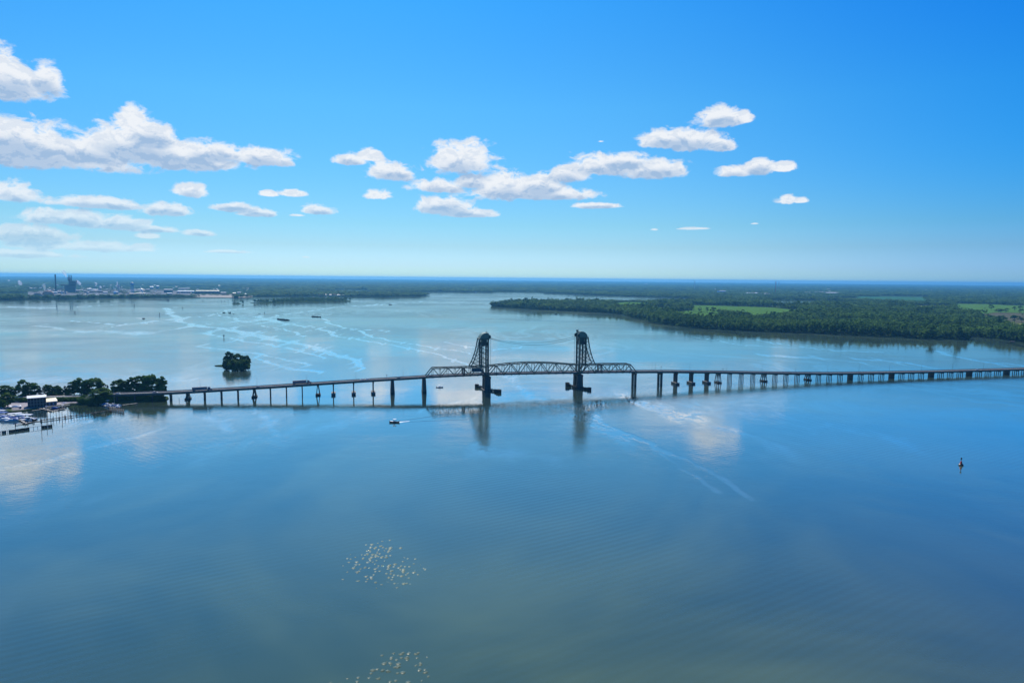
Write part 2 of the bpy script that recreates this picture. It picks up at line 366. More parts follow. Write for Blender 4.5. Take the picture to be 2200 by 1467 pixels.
def build_water():
    az_ = np.concatenate([np.linspace(-180, -52, 26)[:-1], np.linspace(-52, 52, 1000), np.linspace(52, 180, 26)[1:]])
    rr = np.concatenate([[1.0, 30, 80, 120], 1/np.linspace(1/150, 1/2600, 720)[:-1], np.geomspace(2600, 11000, 70)])
    A, Rr = np.meshgrid(np.radians(az_), rr)
    X = (np.sin(A) * Rr).ravel(); Y = (np.cos(A) * Rr).ravel()
    nr, na = len(rr), len(az_)
    # noise-warped distance to each slick line (world metres, width scaled by local depth)
    def fbm(x, y, s, seed):
        r_ = np.random.default_rng(seed); v = 0
        for k in range(9):
            th = r_.uniform(0, 2*math.pi); fr = s * 1.5**(k*0.7); ph = r_.uniform(0, 6.28)
            v = v + np.sin((x*math.cos(th) + y*math.sin(th)) * fr + ph + 1.3*np.sin((x*math.sin(th*1.7) - y*math.cos(th*1.7))*fr*0.6 + ph*2)) / (1 + 0.35*k)
        return v / 3.0
    L = np.hypot(X, Y); lg = np.log(np.maximum(L, 50))
    aa = np.arctan2(X, Y)
    # work in (log distance, azimuth) of the water surface so that widths stay proportionate
    U = aa * 3.0; V = lg * 3.0
    slick = np.zeros_like(X)
    wu = fbm(X, Y, 0.012, 1) ; wv = fbm(X, Y, 0.010, 2)
    wx = X + wu * 0.006 * L + 4*fbm(X, Y, 0.035, 31); wy = Y + wv * 0.016 * L + 9*fbm(X, Y, 0.03, 32)
    for w_, st_, pts in POLY:
        q = [G(*p) for p in pts]
        for a, b in zip(q[:-1], q[1:]):
            dx, dy = b.x - a.x, b.y - a.y; LL = dx*dx + dy*dy
            t = np.clip(((wx - a.x)*dx + (wy - a.y)*dy) / LL, 0, 1)
            cxx, cyy = a.x + t*dx, a.y + t*dy
            D = math.hypot((a.x+b.x)/2, (a.y+b.y)/2)
            ex = (wx - cxx); ey = (wy - cyy)
            # anisotropic metric: pixels across x and y as seen at that distance
            d = np.hypot(ex * F / D, ey * F * CAMH / D**2)
            slick = np.maximum(slick, np.clip(1.2 - d / (w_ * (0.8 if D > 900 else 0.66) + 1.3), 0, 1) * st_)
    slick = slick * np.clip(0.85 + 0.3*fbm(X, Y, 0.03, 5), 0.55, 1)
    ruf = np.zeros_like(X)
    for (px, py, rx, ry, s_) in ((800, 1195, 52, 36, 1.0), (850, 1225, 55, 28, 0.7), (860, 1440, 60, 45, 0.9), (790, 1475, 110, 20, 0.9), (890, 1410, 25, 25, 0.6)):
        c = G(px, py); cx2 = G(px+rx, py); cy2 = G(px, py-ry)
        d = np.hypot((X-c.x)/abs(cx2.x-c.x), (Y-c.y)/abs(cy2.y-c.y)) + 0.25*fbm(X, Y, 0.12, 9)
        ruf = np.maximum(ruf, np.clip(1.3 - d, 0, 1) * s_)
    wnd = np.clip(0.5 + 0.5*fbm(X, Y*2.0, 0.0045, 21), 0, 1)
    wnd = wnd*(0.45+0.55*np.clip((Y-380)/260, 0, 1)) + 0.45*np.exp(-((Y-0.25*X-625)/115)**2)*np.clip((X+60)/60, 0, 1)
    me = bpy.data.meshes.new('river_water')
    co = np.stack([X, Y, np.zeros_like(X)], 1).astype(np.float32)
    i, j = np.meshgrid(np.arange(nr-1), np.arange(na-1), indexing='ij')
    a = (i*na + j).ravel(); q = np.stack([a, a+1, a+na+1, a+na], 1)[:, ::-1]
    # first ring: close to centre is tiny; fine
    me.vertices.add(len(co)); me.vertices.foreach_set('co', co.ravel())
    me.loops.add(q.size); me.loops.foreach_set('vertex_index', q.ravel().astype(np.int32))
    me.polygons.add(len(q)); me.polygons.foreach_set('loop_start', np.arange(0, q.size, 4, dtype=np.int32)); me.polygons.foreach_set('loop_total', np.full(len(q), 4, dtype=np.int32))
    me.update(calc_edges=True)
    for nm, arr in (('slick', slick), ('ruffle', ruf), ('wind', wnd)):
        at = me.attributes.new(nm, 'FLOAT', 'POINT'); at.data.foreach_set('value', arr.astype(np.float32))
    if me.polygons[5000].normal.z < 0: me.flip_normals()
    m_ = bpy.data.materials.new('river_water'); m_.use_nodes = True
    t = NT(m_.node_tree); b = t.n['Principled BSDF']
    pos = t.node('ShaderNodeNewGeometry').outputs['Position']
    def attr(n):
        a_ = t.node('ShaderNodeAttribute', attribute_name=n); return a_.outputs['Fac']
    sl, rf, wd = attr('slick'), attr('ruffle'), attr('wind')
    # slick ribbons with torn edges + faint wandering streaks everywhere
    br = t.noise(t.vm('MULTIPLY', pos, (1, 0.45, 1)), 0.045, 5, 0.65, 0.6)
    s2 = t.noise(t.vm('MULTIPLY', pos, (1, 0.5, 1)), 0.006, 5, 0.6, 1.6)
    ridge = t.m('SUBTRACT', 1.0, t.m('MULTIPLY', t.m('ABSOLUTE', t.m('SUBTRACT', s2, 0.5)), 16.0), clamp=True)
    s3 = t.sm(t.noise(t.vm('MULTIPLY', pos, (1, 0.7, 1)), 0.0016, 3, 0.5), 0.42, 0.62)
    back = t.m('MULTIPLY', ridge, t.m('MULTIPLY', s3, 0.45))
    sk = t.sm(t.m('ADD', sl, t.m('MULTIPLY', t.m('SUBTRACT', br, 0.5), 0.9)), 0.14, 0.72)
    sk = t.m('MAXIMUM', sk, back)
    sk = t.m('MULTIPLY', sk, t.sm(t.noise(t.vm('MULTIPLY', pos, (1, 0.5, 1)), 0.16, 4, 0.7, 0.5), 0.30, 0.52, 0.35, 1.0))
    # big soft wind patches
    wp = t.sm(t.m('ADD', wd, t.m('MULTIPLY', t.m('SUBTRACT', t.noise(pos, 0.012, 4, 0.6, 0.5), 0.5), 0.8)), 0.25, 0.8)
    calm = t.m('SUBTRACT', 1.0, sk)
    amp = t.m('MULTIPLY', calm, t.m('MULTIPLY_ADD', wp, 0.72, 0.28))       # 0 in slicks .. 1 in wind
    dist = t.vm('LENGTH', pos)
    # wave heights (m)
    w1 = t.noise(t.vm('MULTIPLY', pos, (0.9, 1.4, 1)), 0.38, 4, 0.62, 0.3)
    w2 = t.noise(pos, 0.055, 3, 0.5)
    rot = t.node('ShaderNodeMapping'); rot.inputs['Rotation'].default_value = (0, 0, R(-33)); t.l.new(pos, rot.inputs[0])
    wv = t.node('ShaderNodeTexWave', wave_type='BANDS', bands_direction='Y', wave_profile='SIN')
    t.l.new(rot.outputs[0], wv.inputs['Vector']); wv.inputs['Scale'].default_value = 0.075; wv.inputs['Distortion'].default_value = 2.2
    wv.inputs['Detail'].default_value = 2; wv.inputs['Detail Scale'].default_value = 0.35
    wmask = t.sm(t.noise(pos, 0.0045, 2, 0.5), 0.42, 0.62)
    h = t.m('MULTIPLY', w1, t.m('MULTIPLY_ADD', amp, 0.075, 0.004))
    h = t.m('ADD', h, t.m('MULTIPLY', w2, t.m('MULTIPLY_ADD', amp, 0.11, 0.03)))
    h = t.m('ADD', h, t.m('MULTIPLY', wv.outputs[0], t.m('MULTIPLY_ADD', wmask, 0.022, 0.001)))
    # ruffled patches: scattered little domes of water that catch the sun
    spark = 0.0
    for vs_, rad, kk in ((0.42, 0.95, 0.17), (0.60, 0.62, 0.26)):
        vo = t.node('ShaderNodeTexVoronoi', feature='F1', voronoi_dimensions='2D'); vo.inputs['Scale'].default_value = vs_; t.l.new(pos, vo.inputs['Vector'])
        dm_ = t.m('DIVIDE', vo.outputs['Distance'], vs_)
        sepc = t.node('ShaderNodeSeparateColor'); t.l.new(vo.outputs['Color'], sepc.inputs[0])
        on = t.m('LESS_THAN', sepc.outputs[0], t.m('MULTIPLY', rf, 0.36))
        dome = t.m('MAXIMUM', t.m('SUBTRACT', rad*rad, t.m('MULTIPLY', dm_, dm_)), 0.0)
        h = t.m('ADD', h, t.m('MULTIPLY', t.m('MULTIPLY', dome, on), kk))
        spark = t.m('ADD', spark, t.m('MULTIPLY', t.sm(t.m('MULTIPLY', dome, on), 0.0, rad*rad*0.35), t.m('MULTIPLY_ADD', sepc.outputs[1], 0.36, 0.72)), clamp=True)
    bp_ = t.node('ShaderNodeBump'); bp_.inputs['Strength'].default_value = 1.0; bp_.inputs['Distance'].default_value = 1.0
    t.l.new(h, bp_.inputs['Height']); t.l.new(bp_.outputs[0], b.inputs['Normal'])
    ro = t.m('ADD', t.m('MULTIPLY_ADD', amp, 0.075, 0.012), t.m('MULTIPLY', spark, 0.38))
    t.l.new(ro, b.inputs['Roughness'])
    b.inputs['IOR'].default_value = 1.333; b.inputs['Specular IOR Level'].default_value = 0.5
    silt = t.noise(pos, 0.0045, 4, 0.6, 0.8)
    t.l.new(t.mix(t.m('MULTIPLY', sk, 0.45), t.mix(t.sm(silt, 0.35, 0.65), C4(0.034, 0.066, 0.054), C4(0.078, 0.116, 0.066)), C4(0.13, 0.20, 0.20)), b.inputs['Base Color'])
    # murky body below, mirror of the sky above it, weighed by the angle of view
    b.inputs['Specular IOR Level'].default_value = 0.0; b.inputs['Roughness'].default_value = 1.0
    for l_ in list(b.inputs['Roughness'].links): t.l.remove(l_)
    gl = t.node('ShaderNodeBsdfGlossy', distribution='GGX'); gl.inputs['Color'].default_value = (0.98, 0.97, 0.93, 1)
    t.l.new(ro, gl.inputs['Roughness']); t.l.new(bp_.outputs[0], gl.inputs['Normal'])
    fr = t.node('ShaderNodeFresnel'); fr.inputs['IOR'].default_value = 1.34; t.l.new(bp_.outputs[0], fr.inputs['Normal'])
    fc = t.m('MULTIPLY', t.m('MULTIPLY_ADD', fr.outputs[0], 2.9, -0.07, clamp=True), t.m('SUBTRACT', 1.0, t.m('MULTIPLY', calm, t.m('MULTIPLY', fr.outputs[0], t.m('MULTIPLY_ADD', wp, 0.16, 0.52)))), clamp=True)
    fc = t.m('MULTIPLY', fc, t.m('SUBTRACT', 1.0, t.m('MULTIPLY', spark, 0.80), clamp=True))
    ms = t.node('ShaderNodeMixShader'); t.l.new(fc, ms.inputs[0]); t.l.new(b.outputs[0], ms.inputs[1]); t.l.new(gl.outputs[0], ms.inputs[2])
    t.l.new(ms.outputs[0], t.n['Material Output'].inputs[0])
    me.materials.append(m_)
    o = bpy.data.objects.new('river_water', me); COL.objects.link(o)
    tag(o, 'wide calm blue river with pale slick streaks', kind='structure')
    return o
build_water()
# ---- land outlines (pixels -> points on the water level)
SH_A = [(-900,662),(-400,650),(0,645),(60,644),(100,643.2),(200,641.5),(300,640),(420,639),(470,639.8),(500,640.3),(520,641),(530,639),(541,638),(600,637.4),(640,637),(700,636.6),
        (760,637.5),(830,638.3),(900,636.8),(921,634),(905,631.5),(850,629.3),(800,627.6),(770,627),(850,626.9),(920,626.8),(1000,627.3),(1100,628.2),(1200,630.3),(1230,632),
        (1260,633.5),(1330,636),(1400,638.4),(1467,640.6)]
SH_B = [(1500,642.6),(1495,645),(1440,647.6),(1380,647.4),(1300,646.8),(1200,648),(1110,652),(1058,656),(1056,658),(1100,661.5),(1180,666),(1260,670.3),(1300,671.8),(1335,675),(1361,682),(1382,687),(1414.5,694),(1463.6,701.5),
        (1504.5,705.6),(1566,708.6),(1627,711.7),(1709,714.8),(1750,715.8),(1832,719.9),(1913.6,724),(1995,728),(2075,728.5),(2082,722),(2118,725),(2159,731),(2200,736),(2300,748),(2600,790),(3200,850)]
land = [G(x, y, 1.2) for x, y in SH_A + SH_B]
LAND_XY = [(p.x, p.y) for p in land]
far_r = [polar(39500, a, 1.2) for a in range(64, -66, -4)]
LAND_XY += [(p.x, p.y) for p in far_r]
o = sheet('riverbank_land', land + far_r, M_FAR, thick=2.0); o['label'] = 'far banks of the river, wooded plain and peninsula'
def px_w(p, q): return (q[0]-p[0])
FIELDS = []
def field(name, m, pts, label, z=1.6):
    q = [G(x, y, z) for x, y in pts]
    FIELDS.append([(p.x, p.y) for p in q])
    return sheet(name, q, m, label)
field('meadow', M_FIELD, [(1318,650.5),(1345,648.8),(1366,649),(1394,651.5),(1396,664),(1365,665),(1330,664)], 'green meadow behind the wooded point')
field('meadow', M_FIELD, [(1480,655.3),(1525,656.2),(1586,658),(1658,660.4),(1726,667.3),(1712,677),(1660,683),(1640,688),(1616,687),(1595,679),(1540,673),(1490,669)], 'long bright green meadow in the middle of the peninsula')
field('meadow', M_FIELD, [(1440,671),(1478,667),(1515,670),(1545,675),(1552,686),(1520,694),(1490,692),(1455,684)], 'small green meadow near the river shore')
field('meadow', M_FIELD, [(2050,652.6),(2118,653.2),(2175,656),(2240,657),(2240,673),(2140,671),(2098,676),(2050,670)], 'yellow green meadow at the right with a lone tree')
field('ploughed_field', M_FIELD4, [(2100,676.5),(2140,671.5),(2240,673.5),(2240,694),(2150,692),(2110,687)], 'brown field beside the yellow green meadow')
field('stubble_field', M_FIELD3, [(2145,692.5),(2200,694.5),(2330,696),(2330,724),(2190,714),(2160,704)], 'tan stubble field at the right edge')
field('crop_field', M_FIELD2, [(1838,636.8),(1900,637.2),(1990,638.5),(1992,651),(1930,648),(1850,645)], 'far teal crop strip')
field('crop_field', M_FIELD2, [(1620,639),(1700,640),(1760,642),(1700,643.5)], 'small teal crop strip near the pond')
field('meadow', M_FIELD, [(1402,660),(1432,661),(1432,673),(1402,671)], 'tiny clearing among the trees of the peninsula')
field('grass_strip', M_FIELD3, [(1955,656),(2010,656.6),(2045,658),(2040,668),(1965,666)], 'pale grass strip left of the yellow green meadow')
pond = [G(x, y, 1.7) for x, y in [(1664,647.3),(1680,646.2),(1705,646.8),(1738,648),(1742,650),(1720,651.5),(1690,651),(1670,649.5)]]
pq = [G(x, y, 1.7) for x, y in [(1655,646.8),(1750,647.5),(1756,659),(1660,660)]]
FIELDS.append([(p.x, p.y) for p in pq])
sheet('pond_water', pond, bpy.data.materials['river_water'], 'pale water of a creek behind the peninsula')
cove = [G(x, y, 1.7) for x, y in [(722,622.2),(745,622.6),(775,624.4),(800,625),(770,625.6),(730,624.2)]]
pq = [G(x, y, 1.7) for x, y in [(715,621.8),(790,622.8),(800,629.5),(715,628)]]
FIELDS.append([(p.x, p.y) for p in pq])
sheet('creek_water', cove, bpy.data.materials['river_water'], 'pale creek water beyond the wooded cape')
for pts, lb in (([(1378,690.5),(1400,691.5),(1430,696),(1452,699.5),(1448,701),(1415,697),(1390,693)], 'dark mud bar close along the wooded bank'),
                ([(1498,708.5),(1530,710),(1570,713),(1592,715.2),(1580,716),(1540,713),(1505,710)], 'long dark mud bar off the wooded bank'),
                ([(2156,735),(2180,737),(2200,743),(2230,746),(2200,747),(2175,741)], 'dark mud bar at the right edge')):
    sheet('mud_bar', [G(x, y, 0.12) for x, y in pts], M_MUD, lb, thick=0.4)
# ---- islands
ISLES = []
def island(name, pts, lb, z=0.9):
    q = [G(x, y, z) for x, y in pts]; ISLES.append([(p.x, p.y) for p in q])
    return sheet(name, q, M_GRASS, lb, thick=1.5)
island('wooded_island', [(537,650.6),(560,651.6),(590,651.4),(620,649.8),(680,649.6),(752,648),(754,646),(740,643.5),(700,643),(640,644.5),(590,647),(560,648.5)], 'long low wooded island off the far left bank')
island('islet_ground', [(461,784.6),(479,783),(500,781.5),(525,782),(538,785),(537,790),(520,792),(495,792.2),(480,789),(478,786.2)], 'small grassy islet with a pointed spit')
island('sandbar_ground', [(499,651.6),(516,651.8),(517,653.2),(500,653.4)], 'tiny snag islet before the wooded island')
# ---- causeway land at the left
CW = [(-700,905),(-200,889),(0,882.6),(20,883.6),(45,882),(64,879.2),(77,876.6),(104.5,874.8),(128,871.5),(149,868.3),(152,866.8),(181,867),(200,866.6),(214,867.5),(232,866),(250,863.5),(280,861.5),(310,859.5),(338,858.3),(357,857.5),(362.5,854.5),
      (360,851.3),(340,849.6),(300,848.3),(200,847.2),(100,848.5),(0,850.5),(-200,856),(-700,874)]
cw = [G(x, y, 0.9) for x, y in CW]
sheet('causeway_ground', cw, M_GRASS, 'grassy causeway point under the bridge approach', thick=2.0)
lot = [G(x, y, 0.95) for x, y in [(-60,869),(-10,866),(20,862.5),(60,861.5),(66,864),(104,869),(126,864),(135,861.5),(181,860),(181.5,866.4),(153,866.2),(147,867.6),(128,870.6),(104,874),(77,875.8),(63,878.4),(45,881),(26,882),(8,880),(-20,881),(-60,884)]]
sheet('gravel_lot', lot, M_GRAVEL, 'pale gravel boat yard and ramp of the marina')
sheet('grass_patch', [G(x, y, 1.0) for x, y in [(8,878),(24,877),(27,881.4),(12,881.5)]], mat('lawn', (0.09,0.15,0.04),0.95,0,0.4,0.3), 'bright grass patch at the lot edge')
# ================================================================== TREES
def crown_arrays(r_, nclump, nleaf, rx, rz, z0, leaf, lobes=1.0, shape='round'):
    """leaf quads spread over clumps inside an uneven crown"""
    vs = []; 
    cl = []
    for k in range(nclump):
        while True:
            p = r_.uniform(-1, 1, 3)
            if np.linalg.norm(p) < 1: break
        if shape == 'cone':
            zz = r_.uniform(0, 1); rad = (1 - zz)**0.8 * r_.uniform(0.3, 0.85); th = r_.uniform(0, 6.28)
            c = np.array([math.cos(th)*rad*rx, math.sin(th)*rad*rx, z0 + zz*rz*2]); cr = rx*0.38*(1.15 - zz*0.8)
        else:
            p = p / max(np.linalg.norm(p), 0.01) * (np.linalg.norm(p)**0.45)
            c = np.array([p[0]*rx*0.78, p[1]*rx*0.78, z0 + rz + p[2]*rz*0.80]); cr = rx*r_.uniform(0.24, 0.40)*lobes
        cl.append((c, cr))
    n = nleaf
    idx = r_.integers(0, nclump, n)
    C_ = np.array([cl[i][0] for i in idx]); Rr = np.array([cl[i][1] for i in idx])
    d = r_.normal(size=(n, 3)); d /= np.linalg.norm(d, axis=1)[:, None]
    d[:, 2] = np.where(d[:, 2] < -0.3, -d[:, 2]*0.6, d[:, 2])
    pos = C_ + d * Rr[:, None] * np.array([1, 1, 0.72]) * r_.uniform(0.55, 1.0, n)[:, None]**0.5
    nrm = d + r_.normal(size=(n, 3))*0.45 + np.array([0, 0, 0.55]); nrm /= np.linalg.norm(nrm, axis=1)[:, None]
    a = np.cross(nrm, r_.normal(size=(n, 3))); a /= np.linalg.norm(a, axis=1)[:, None]
    b = np.cross(nrm, a)
    s_ = leaf * r_.uniform(0.6, 1.4, n)[:, None]
    q = np.stack([pos - a*s_ - b*s_*0.7, pos + a*s_ - b*s_*0.7, pos + a*s_*0.8 + b*s_*0.7, pos - a*s_*0.7 + b*s_*0.8], 1)
    return q.reshape(-1, 3), cl
def leaf_mesh(mb, q): 
    b = len(mb.v); mb.v += [tuple(x) for x in q.tolist()]; n = len(q)//4
    mb.f += [(b+4*i, b+4*i+1, b+4*i+2, b+4*i+3) for i in range(n)]; mb.mi += [mb.cur]*n
def trunk_mb(mb, h, r0, cl, k=6, z0=0.0):
    lean = random.uniform(-0.04, 0.04)
    mb.cyl((0,0,z0-0.5), (lean*h, 0, h*0.55), r0, r0*0.55, 7)
    mb.cyl((lean*h,0,h*0.55-0.05), (lean*h*1.4, 0, h*0.82), r0*0.54, r0*0.2, 6)
    for c, cr in cl[:k]:
        z = h*random.uniform(0.28, 0.6); p = Vector((lean*z, 0, z)); q = Vector(c)
        mb.cyl(p, p + (q-p)*0.85, r0*0.34, r0*0.1, 5)
def forest_tree_mesh(seed, h, rx, leaf, n):
    r_ = np.random.default_rng(seed); random.seed(seed)
    q, cl = crown_arrays(r_, 13, n, rx, h*0.40, h*0.20, leaf)
    mb = MB(); trunk_mb(mb, h, 0.35, cl, 3); mb.cur = 1; leaf_mesh(mb, q)
    return mb
TREE_SRC = []
for k in range(5):
    h = [22, 25, 19, 27, 23][k]; rx = [6.5, 6.0, 7.0, 6.2, 5.2][k]
    TREE_SRC.append((forest_tree_mesh(100+k, h, rx, 1.15, 330), h))
def inside(px, py, poly):
    x = np.asarray(px); y = np.asarray(py); c = np.zeros(x.shape, bool); n = len(poly)
    for i in range(n):
        x1, y1 = poly[i]; x2, y2 = poly[i-1]
        k = ((y1 > y) != (y2 > y))
        with np.errstate(divide='ignore', invalid='ignore'):
            c ^= k & (x < (x2-x1)*(y-y1)/(y2-y1) + x1)
    return c
EXCL = []   # (x, y, rx, ry) clear of trees, filled by the town list below
def town_px(x0, x1, yb, depth=60, front=90):
    a, b = G(x0, yb), G(x1, yb)
    EXCL.append(((a.x+b.x)/2, (a.y+b.y)/2, abs(b.x-a.x)/2 + 15, depth, front))
# ---- far town: (name, x0, x1, y_top, y_base, material, roof, label)
BOX = []
def bx(*a): BOX.append(a)
bx('mill_building',139,162,615,629,M_BRICK,M_BRICK,'broad dark boiler house of the riverside mill, lowest tier below the stacks')
bx('warehouse',421,471,624.6,632,M_BRICK,M_ROOFC,'long dark warehouse with cream roof by the quay')
bx('warehouse',382,417,625,630,M_MILLW,M_ROOFW,'long pale warehouse left of the cream-roofed one')
bx('warehouse',359,369,629.4,632.5,M_MILLW,M_ROOFW,'small bright white shed below the warehouses')
bx('mill_shed',187,197,620.3,624,M_MILLW,M_ROOFW,'white-roofed mill shed just right of the boiler house')
bx('mill_shed',199,214,622,625.5,M_MILLW,M_ROOFW,'long low white mill shed in the middle of the mill')
bx('mill_shed',180,235,625.3,629,M_BRICK,M_BRICK,'very long dark mill shed in front of the white sheds')
bx('mill_shed',221,231,627.6,630.5,M_MILLW,M_ROOFW,'white mill shed near the waterfront, right of the dark long shed')
bx('mill_shed',249,254,626.8,632,M_MILLW,M_ROOFW,'tall narrow white mill shed right by the water')
bx('mill_shed',244,250,627,632,M_BLUEW,M_BLUEW,'blue-sided mill shed by the water')
bx('mill_shed',112,122,627.5,631,M_MILLW,M_ROOFW,'pale shed between the chip pile and boiler house')
bx('mill_shed',124,137,626.5,630.5,M_BRICK,M_MILLW,'grey shed left of the boiler house')
bx('mill_shed',163,172,624,629.5,M_BRICK,M_MILLW,'grey shed against the right of the boiler house')
bx('mill_shed',278,292,630.5,633.5,M_TAN,M_ROOFC,'tan waterfront shed under the water tower')
bx('mill_shed',292,312,630,633.5,M_TAN,M_ROOFC,'long tan waterfront shed under the dome')
bx('factory_hall',314,322,621.5,626,M_BRICK,M_MILLW,'grey hall right of the dome')
bx('factory_hall',322,330,616,621,M_MILLW,M_ROOFW,'tall pale hall far behind the dome')
bx('factory_hall',336,342,614.5,621.5,M_MILLW,M_ROOFW,'pale blocky tower hall left of the warehouses')
bx('factory_hall',352,371,622,629,M_BRICK,M_MILLW,'dark hall left of the pale warehouse')
bx('factory_hall',384,408,619.5,622.5,M_MILLW,M_MILLW,'grey hall behind the pale warehouse')
bx('factory_hall',2,19,612.5,615,M_MILLW,M_ROOFW,'long pale hall at the far left edge')
bx('factory_hall',33,38,614.5,616.5,M_MILLW,M_ROOFW,'small pale hall left of the steam plume')
bx('factory_hall',18,24,603,606,M_MILLW,M_ROOFW,'remote white tank hall at far left')
bx('boat_shed',19,31,632,636,M_MILLW,M_ROOFW,'white-roofed shed by the left shore')
bx('quay_shed',500,507,629,633,M_TAN,M_ROOFC,'tan shed at the loading quay')
bx('quay_shed',510,518,627.5,632,M_MILLW,M_MILLW,'grey shed behind the loading quay')
bx('quay_shed',526,532,631,634,M_MILLW,M_ROOFW,'white shed right of the loading quay')
bx('quay_shed',474,486,628,633,M_TAN,M_MILLW,'low grey shed right of the long warehouse')
for x0, x1, yt, yb, m_, l in ((672,680,632.2,635.5,M_ROOFC,'cream-roofed riverside house, leftmost of the row on the cape'),(683,690,632.5,635.6,M_CHIP,'orange-roofed riverside house on the cape'),(693,703,632.3,635.4,M_ROOFC,'long cream-roofed riverside house on the cape'),
    (706,713,632.6,635.6,M_ROOFW,'white riverside house in the middle of the cape row'),(715,721,632.2,635.2,M_CHIP,'orange-roofed house right of the white one on the cape'),(724,731,633,636,M_ROOFW,'pale riverside house near the end of the cape row'),(735,743,633.2,636.2,M_ROOFW,'white riverside house, rightmost of the cape row')):
    bx('riverside_house',x0,x1,yt,yb,M_MILLW,m_,l)
bx('plant_hall',1410,1461,620.2,621.6,M_MILLW,M_ROOFW,'very long white strip building on the far plain')
bx('plant_hall',1386,1392,610,611.4,M_MILLW,M_ROOFW,'tiny white building near the horizon, centre right')
bx('plant_hall',1523,1541,628.4,630.8,M_MILLW,M_ROOFW,'pale hall left of the blocky plant tower')
bx('plant_hall',1547,1560,624.6,631,M_BLUEW,M_MILLW,'blocky blue-grey plant tower on the far plain')
bx('plant_hall',1607,1631,629,632.6,M_MILLW,M_ROOFW,'broad white hall left of the tall mast')
bx('plant_hall',1634,1655,630.5,634.4,M_BRICK,M_MILLW,'grey and brown hall beside the tall mast')
bx('plant_hall',1657,1669,628.6,631.4,M_MILLW,M_ROOFW,'white hall at the foot of the tall mast')
bx('plant_hall',1732,1742,628,631,M_MILLW,M_ROOFW,'pale hall half way between mast and big white plant')
bx('plant_hall',1755,1771,627,630,M_MILLW,M_MILLW,'grey hall left of the big white plant')
bx('plant_hall',1777,1802,628.6,632.8,M_MILLW,M_ROOFW,'big white plant on the far right plain')
bx('plant_hall',1781,1785,625.4,628.5,M_MILLW,M_ROOFW,'small white tower behind the big white plant')
bx('plant_hall',1558,1562,616.2,617.4,M_MILLW,M_ROOFW,'tiny white hall close to the horizon')
bx('farm_barn',1570,1575,642.6,644.8,M_MILLW,M_ROOFW,'white barn left of the creek pond')
bx('farm_barn',1591,1596,643,645.2,M_MILLW,M_ROOFW,'white barn just left of the pond')
bx('farm_barn',1600,1603,643,645.4,M_MILLW,M_ROOFW,'small white barn nearest the pond')
bx('farm_barn',1765,1776,645.6,647.6,M_MILLW,M_ROOFW,'long white barn right of the pond')
bx('farm_barn',1820,1825,646.6,649.6,M_MILLW,M_ROOFW,'bright white farmhouse amid dark trees')
bx('farm_barn',1856,1861,648,651.4,M_MILLW,M_ROOFW,'grey-white farmhouse right of the bright one')
bx('farm_barn',1923,1931,651,654,M_MILLW,M_ROOFC,'cream-roofed barn near the pale grass strip')
bx('farm_barn',1936,1939,651,653.5,M_MILLW,M_ROOFW,'white shed right of the cream-roofed barn')
for b in BOX: town_px(b[1], b[2], b[4], 40, 100 if b[4] > 626 else 220)
for x0, x1, y in ((60,160,633),(160,250,632),(250,345,632.5),(345,420,632.5),(410,545,636.5),(270,420,626),(165,260,626)): town_px(x0, x1, y, 60, 330 if y > 630 else 110)
# town ground
for pts, lb, m_ in (([(413,631.5),(545,632),(542,638),(521,640.2),(480,639.2),(415,638.2)],'bare tan ground of the loading quay',M_TAN),
              ([(60,626),(110,621),(330,620),(410,626),(410,636),(330,636.5),(200,637.5),(90,640),(60,640)],'worn grey yard of the riverside mill',mat('mill_yard', (0.10,0.10,0.10), 0.95, 0, 0.5, 0.008))):
    sheet('yard_ground', [G(x, y, 1.9) for x, y in pts], m_, lb)
def town_box(name, x0, x1, yt, yb, m_, roof, label, cat='building', group=None, dep=None):
    a, b = G(x0, yb, 1.6), G(x1, yb, 1.6); c = (a+b)/2
    D = math.hypot(c.x, c.y); h = (yb-yt) * D / F * 1.0
    wd = (b-a).length; dp = dep or max(12, min(wd*0.6, 60)); dirv = Vector((c.x, c.y, 0)).normalized()
    X = (b-a).normalized(); Y = Vector((-X.y, X.x, 0))
    roofh = min(h*0.22, 4); wh = h - roofh
    mb = MB(); o_ = c + Y*(dp/2)
    mb.frame(o_, X, Y, Vector((0,0,1)), wd, dp, wh)
    body = mb.build(name, m_)
    tag(body, label, cat, group)
    rb = MB(); hw = wd/2*1.02; hd = dp/2*1.04; z = Vector((0,0,1))
    base = o_ + z*(wh+0.02)
    P_ = lambda u, v, w_: base + X*u + Y*v + z*w_
    if wd > 2:
        rb.add([P_(-hw,-hd,0),P_(hw,-hd,0),P_(hw,hd,0),P_(-hw,hd,0),P_(-hw,0,roofh),P_(hw,0,roofh)],[(0,1,5,4),(2,3,4,5),(1,2,5),(3,0,4),(3,2,1,0)])
    rb.build('roof', roof, body)
    return body, c, D, h, X, Y
for b in BOX:
    body, c, D, h, X, Y = town_box(*b)
    if b[2]-b[1] > 30:       # loading doors that can be told apart on the longest halls
        wd = (b[2]-b[1]) * D / F; n = 8
        base = MB().frame(Vector((0,0,0)), X, Y, Vector((0,0,1)), wd/n*0.55, 0.5, h*0.45)
        for k in range(n):
            q = c + X*(wd*((k+0.5)/n-0.5)) - Y*0.26
            mb = MB().frame(q, X, Y, Vector((0,0,1)), wd/n*0.55, 0.5, h*0.42); mb.build('door', M_DARK, body)
random.seed(5)
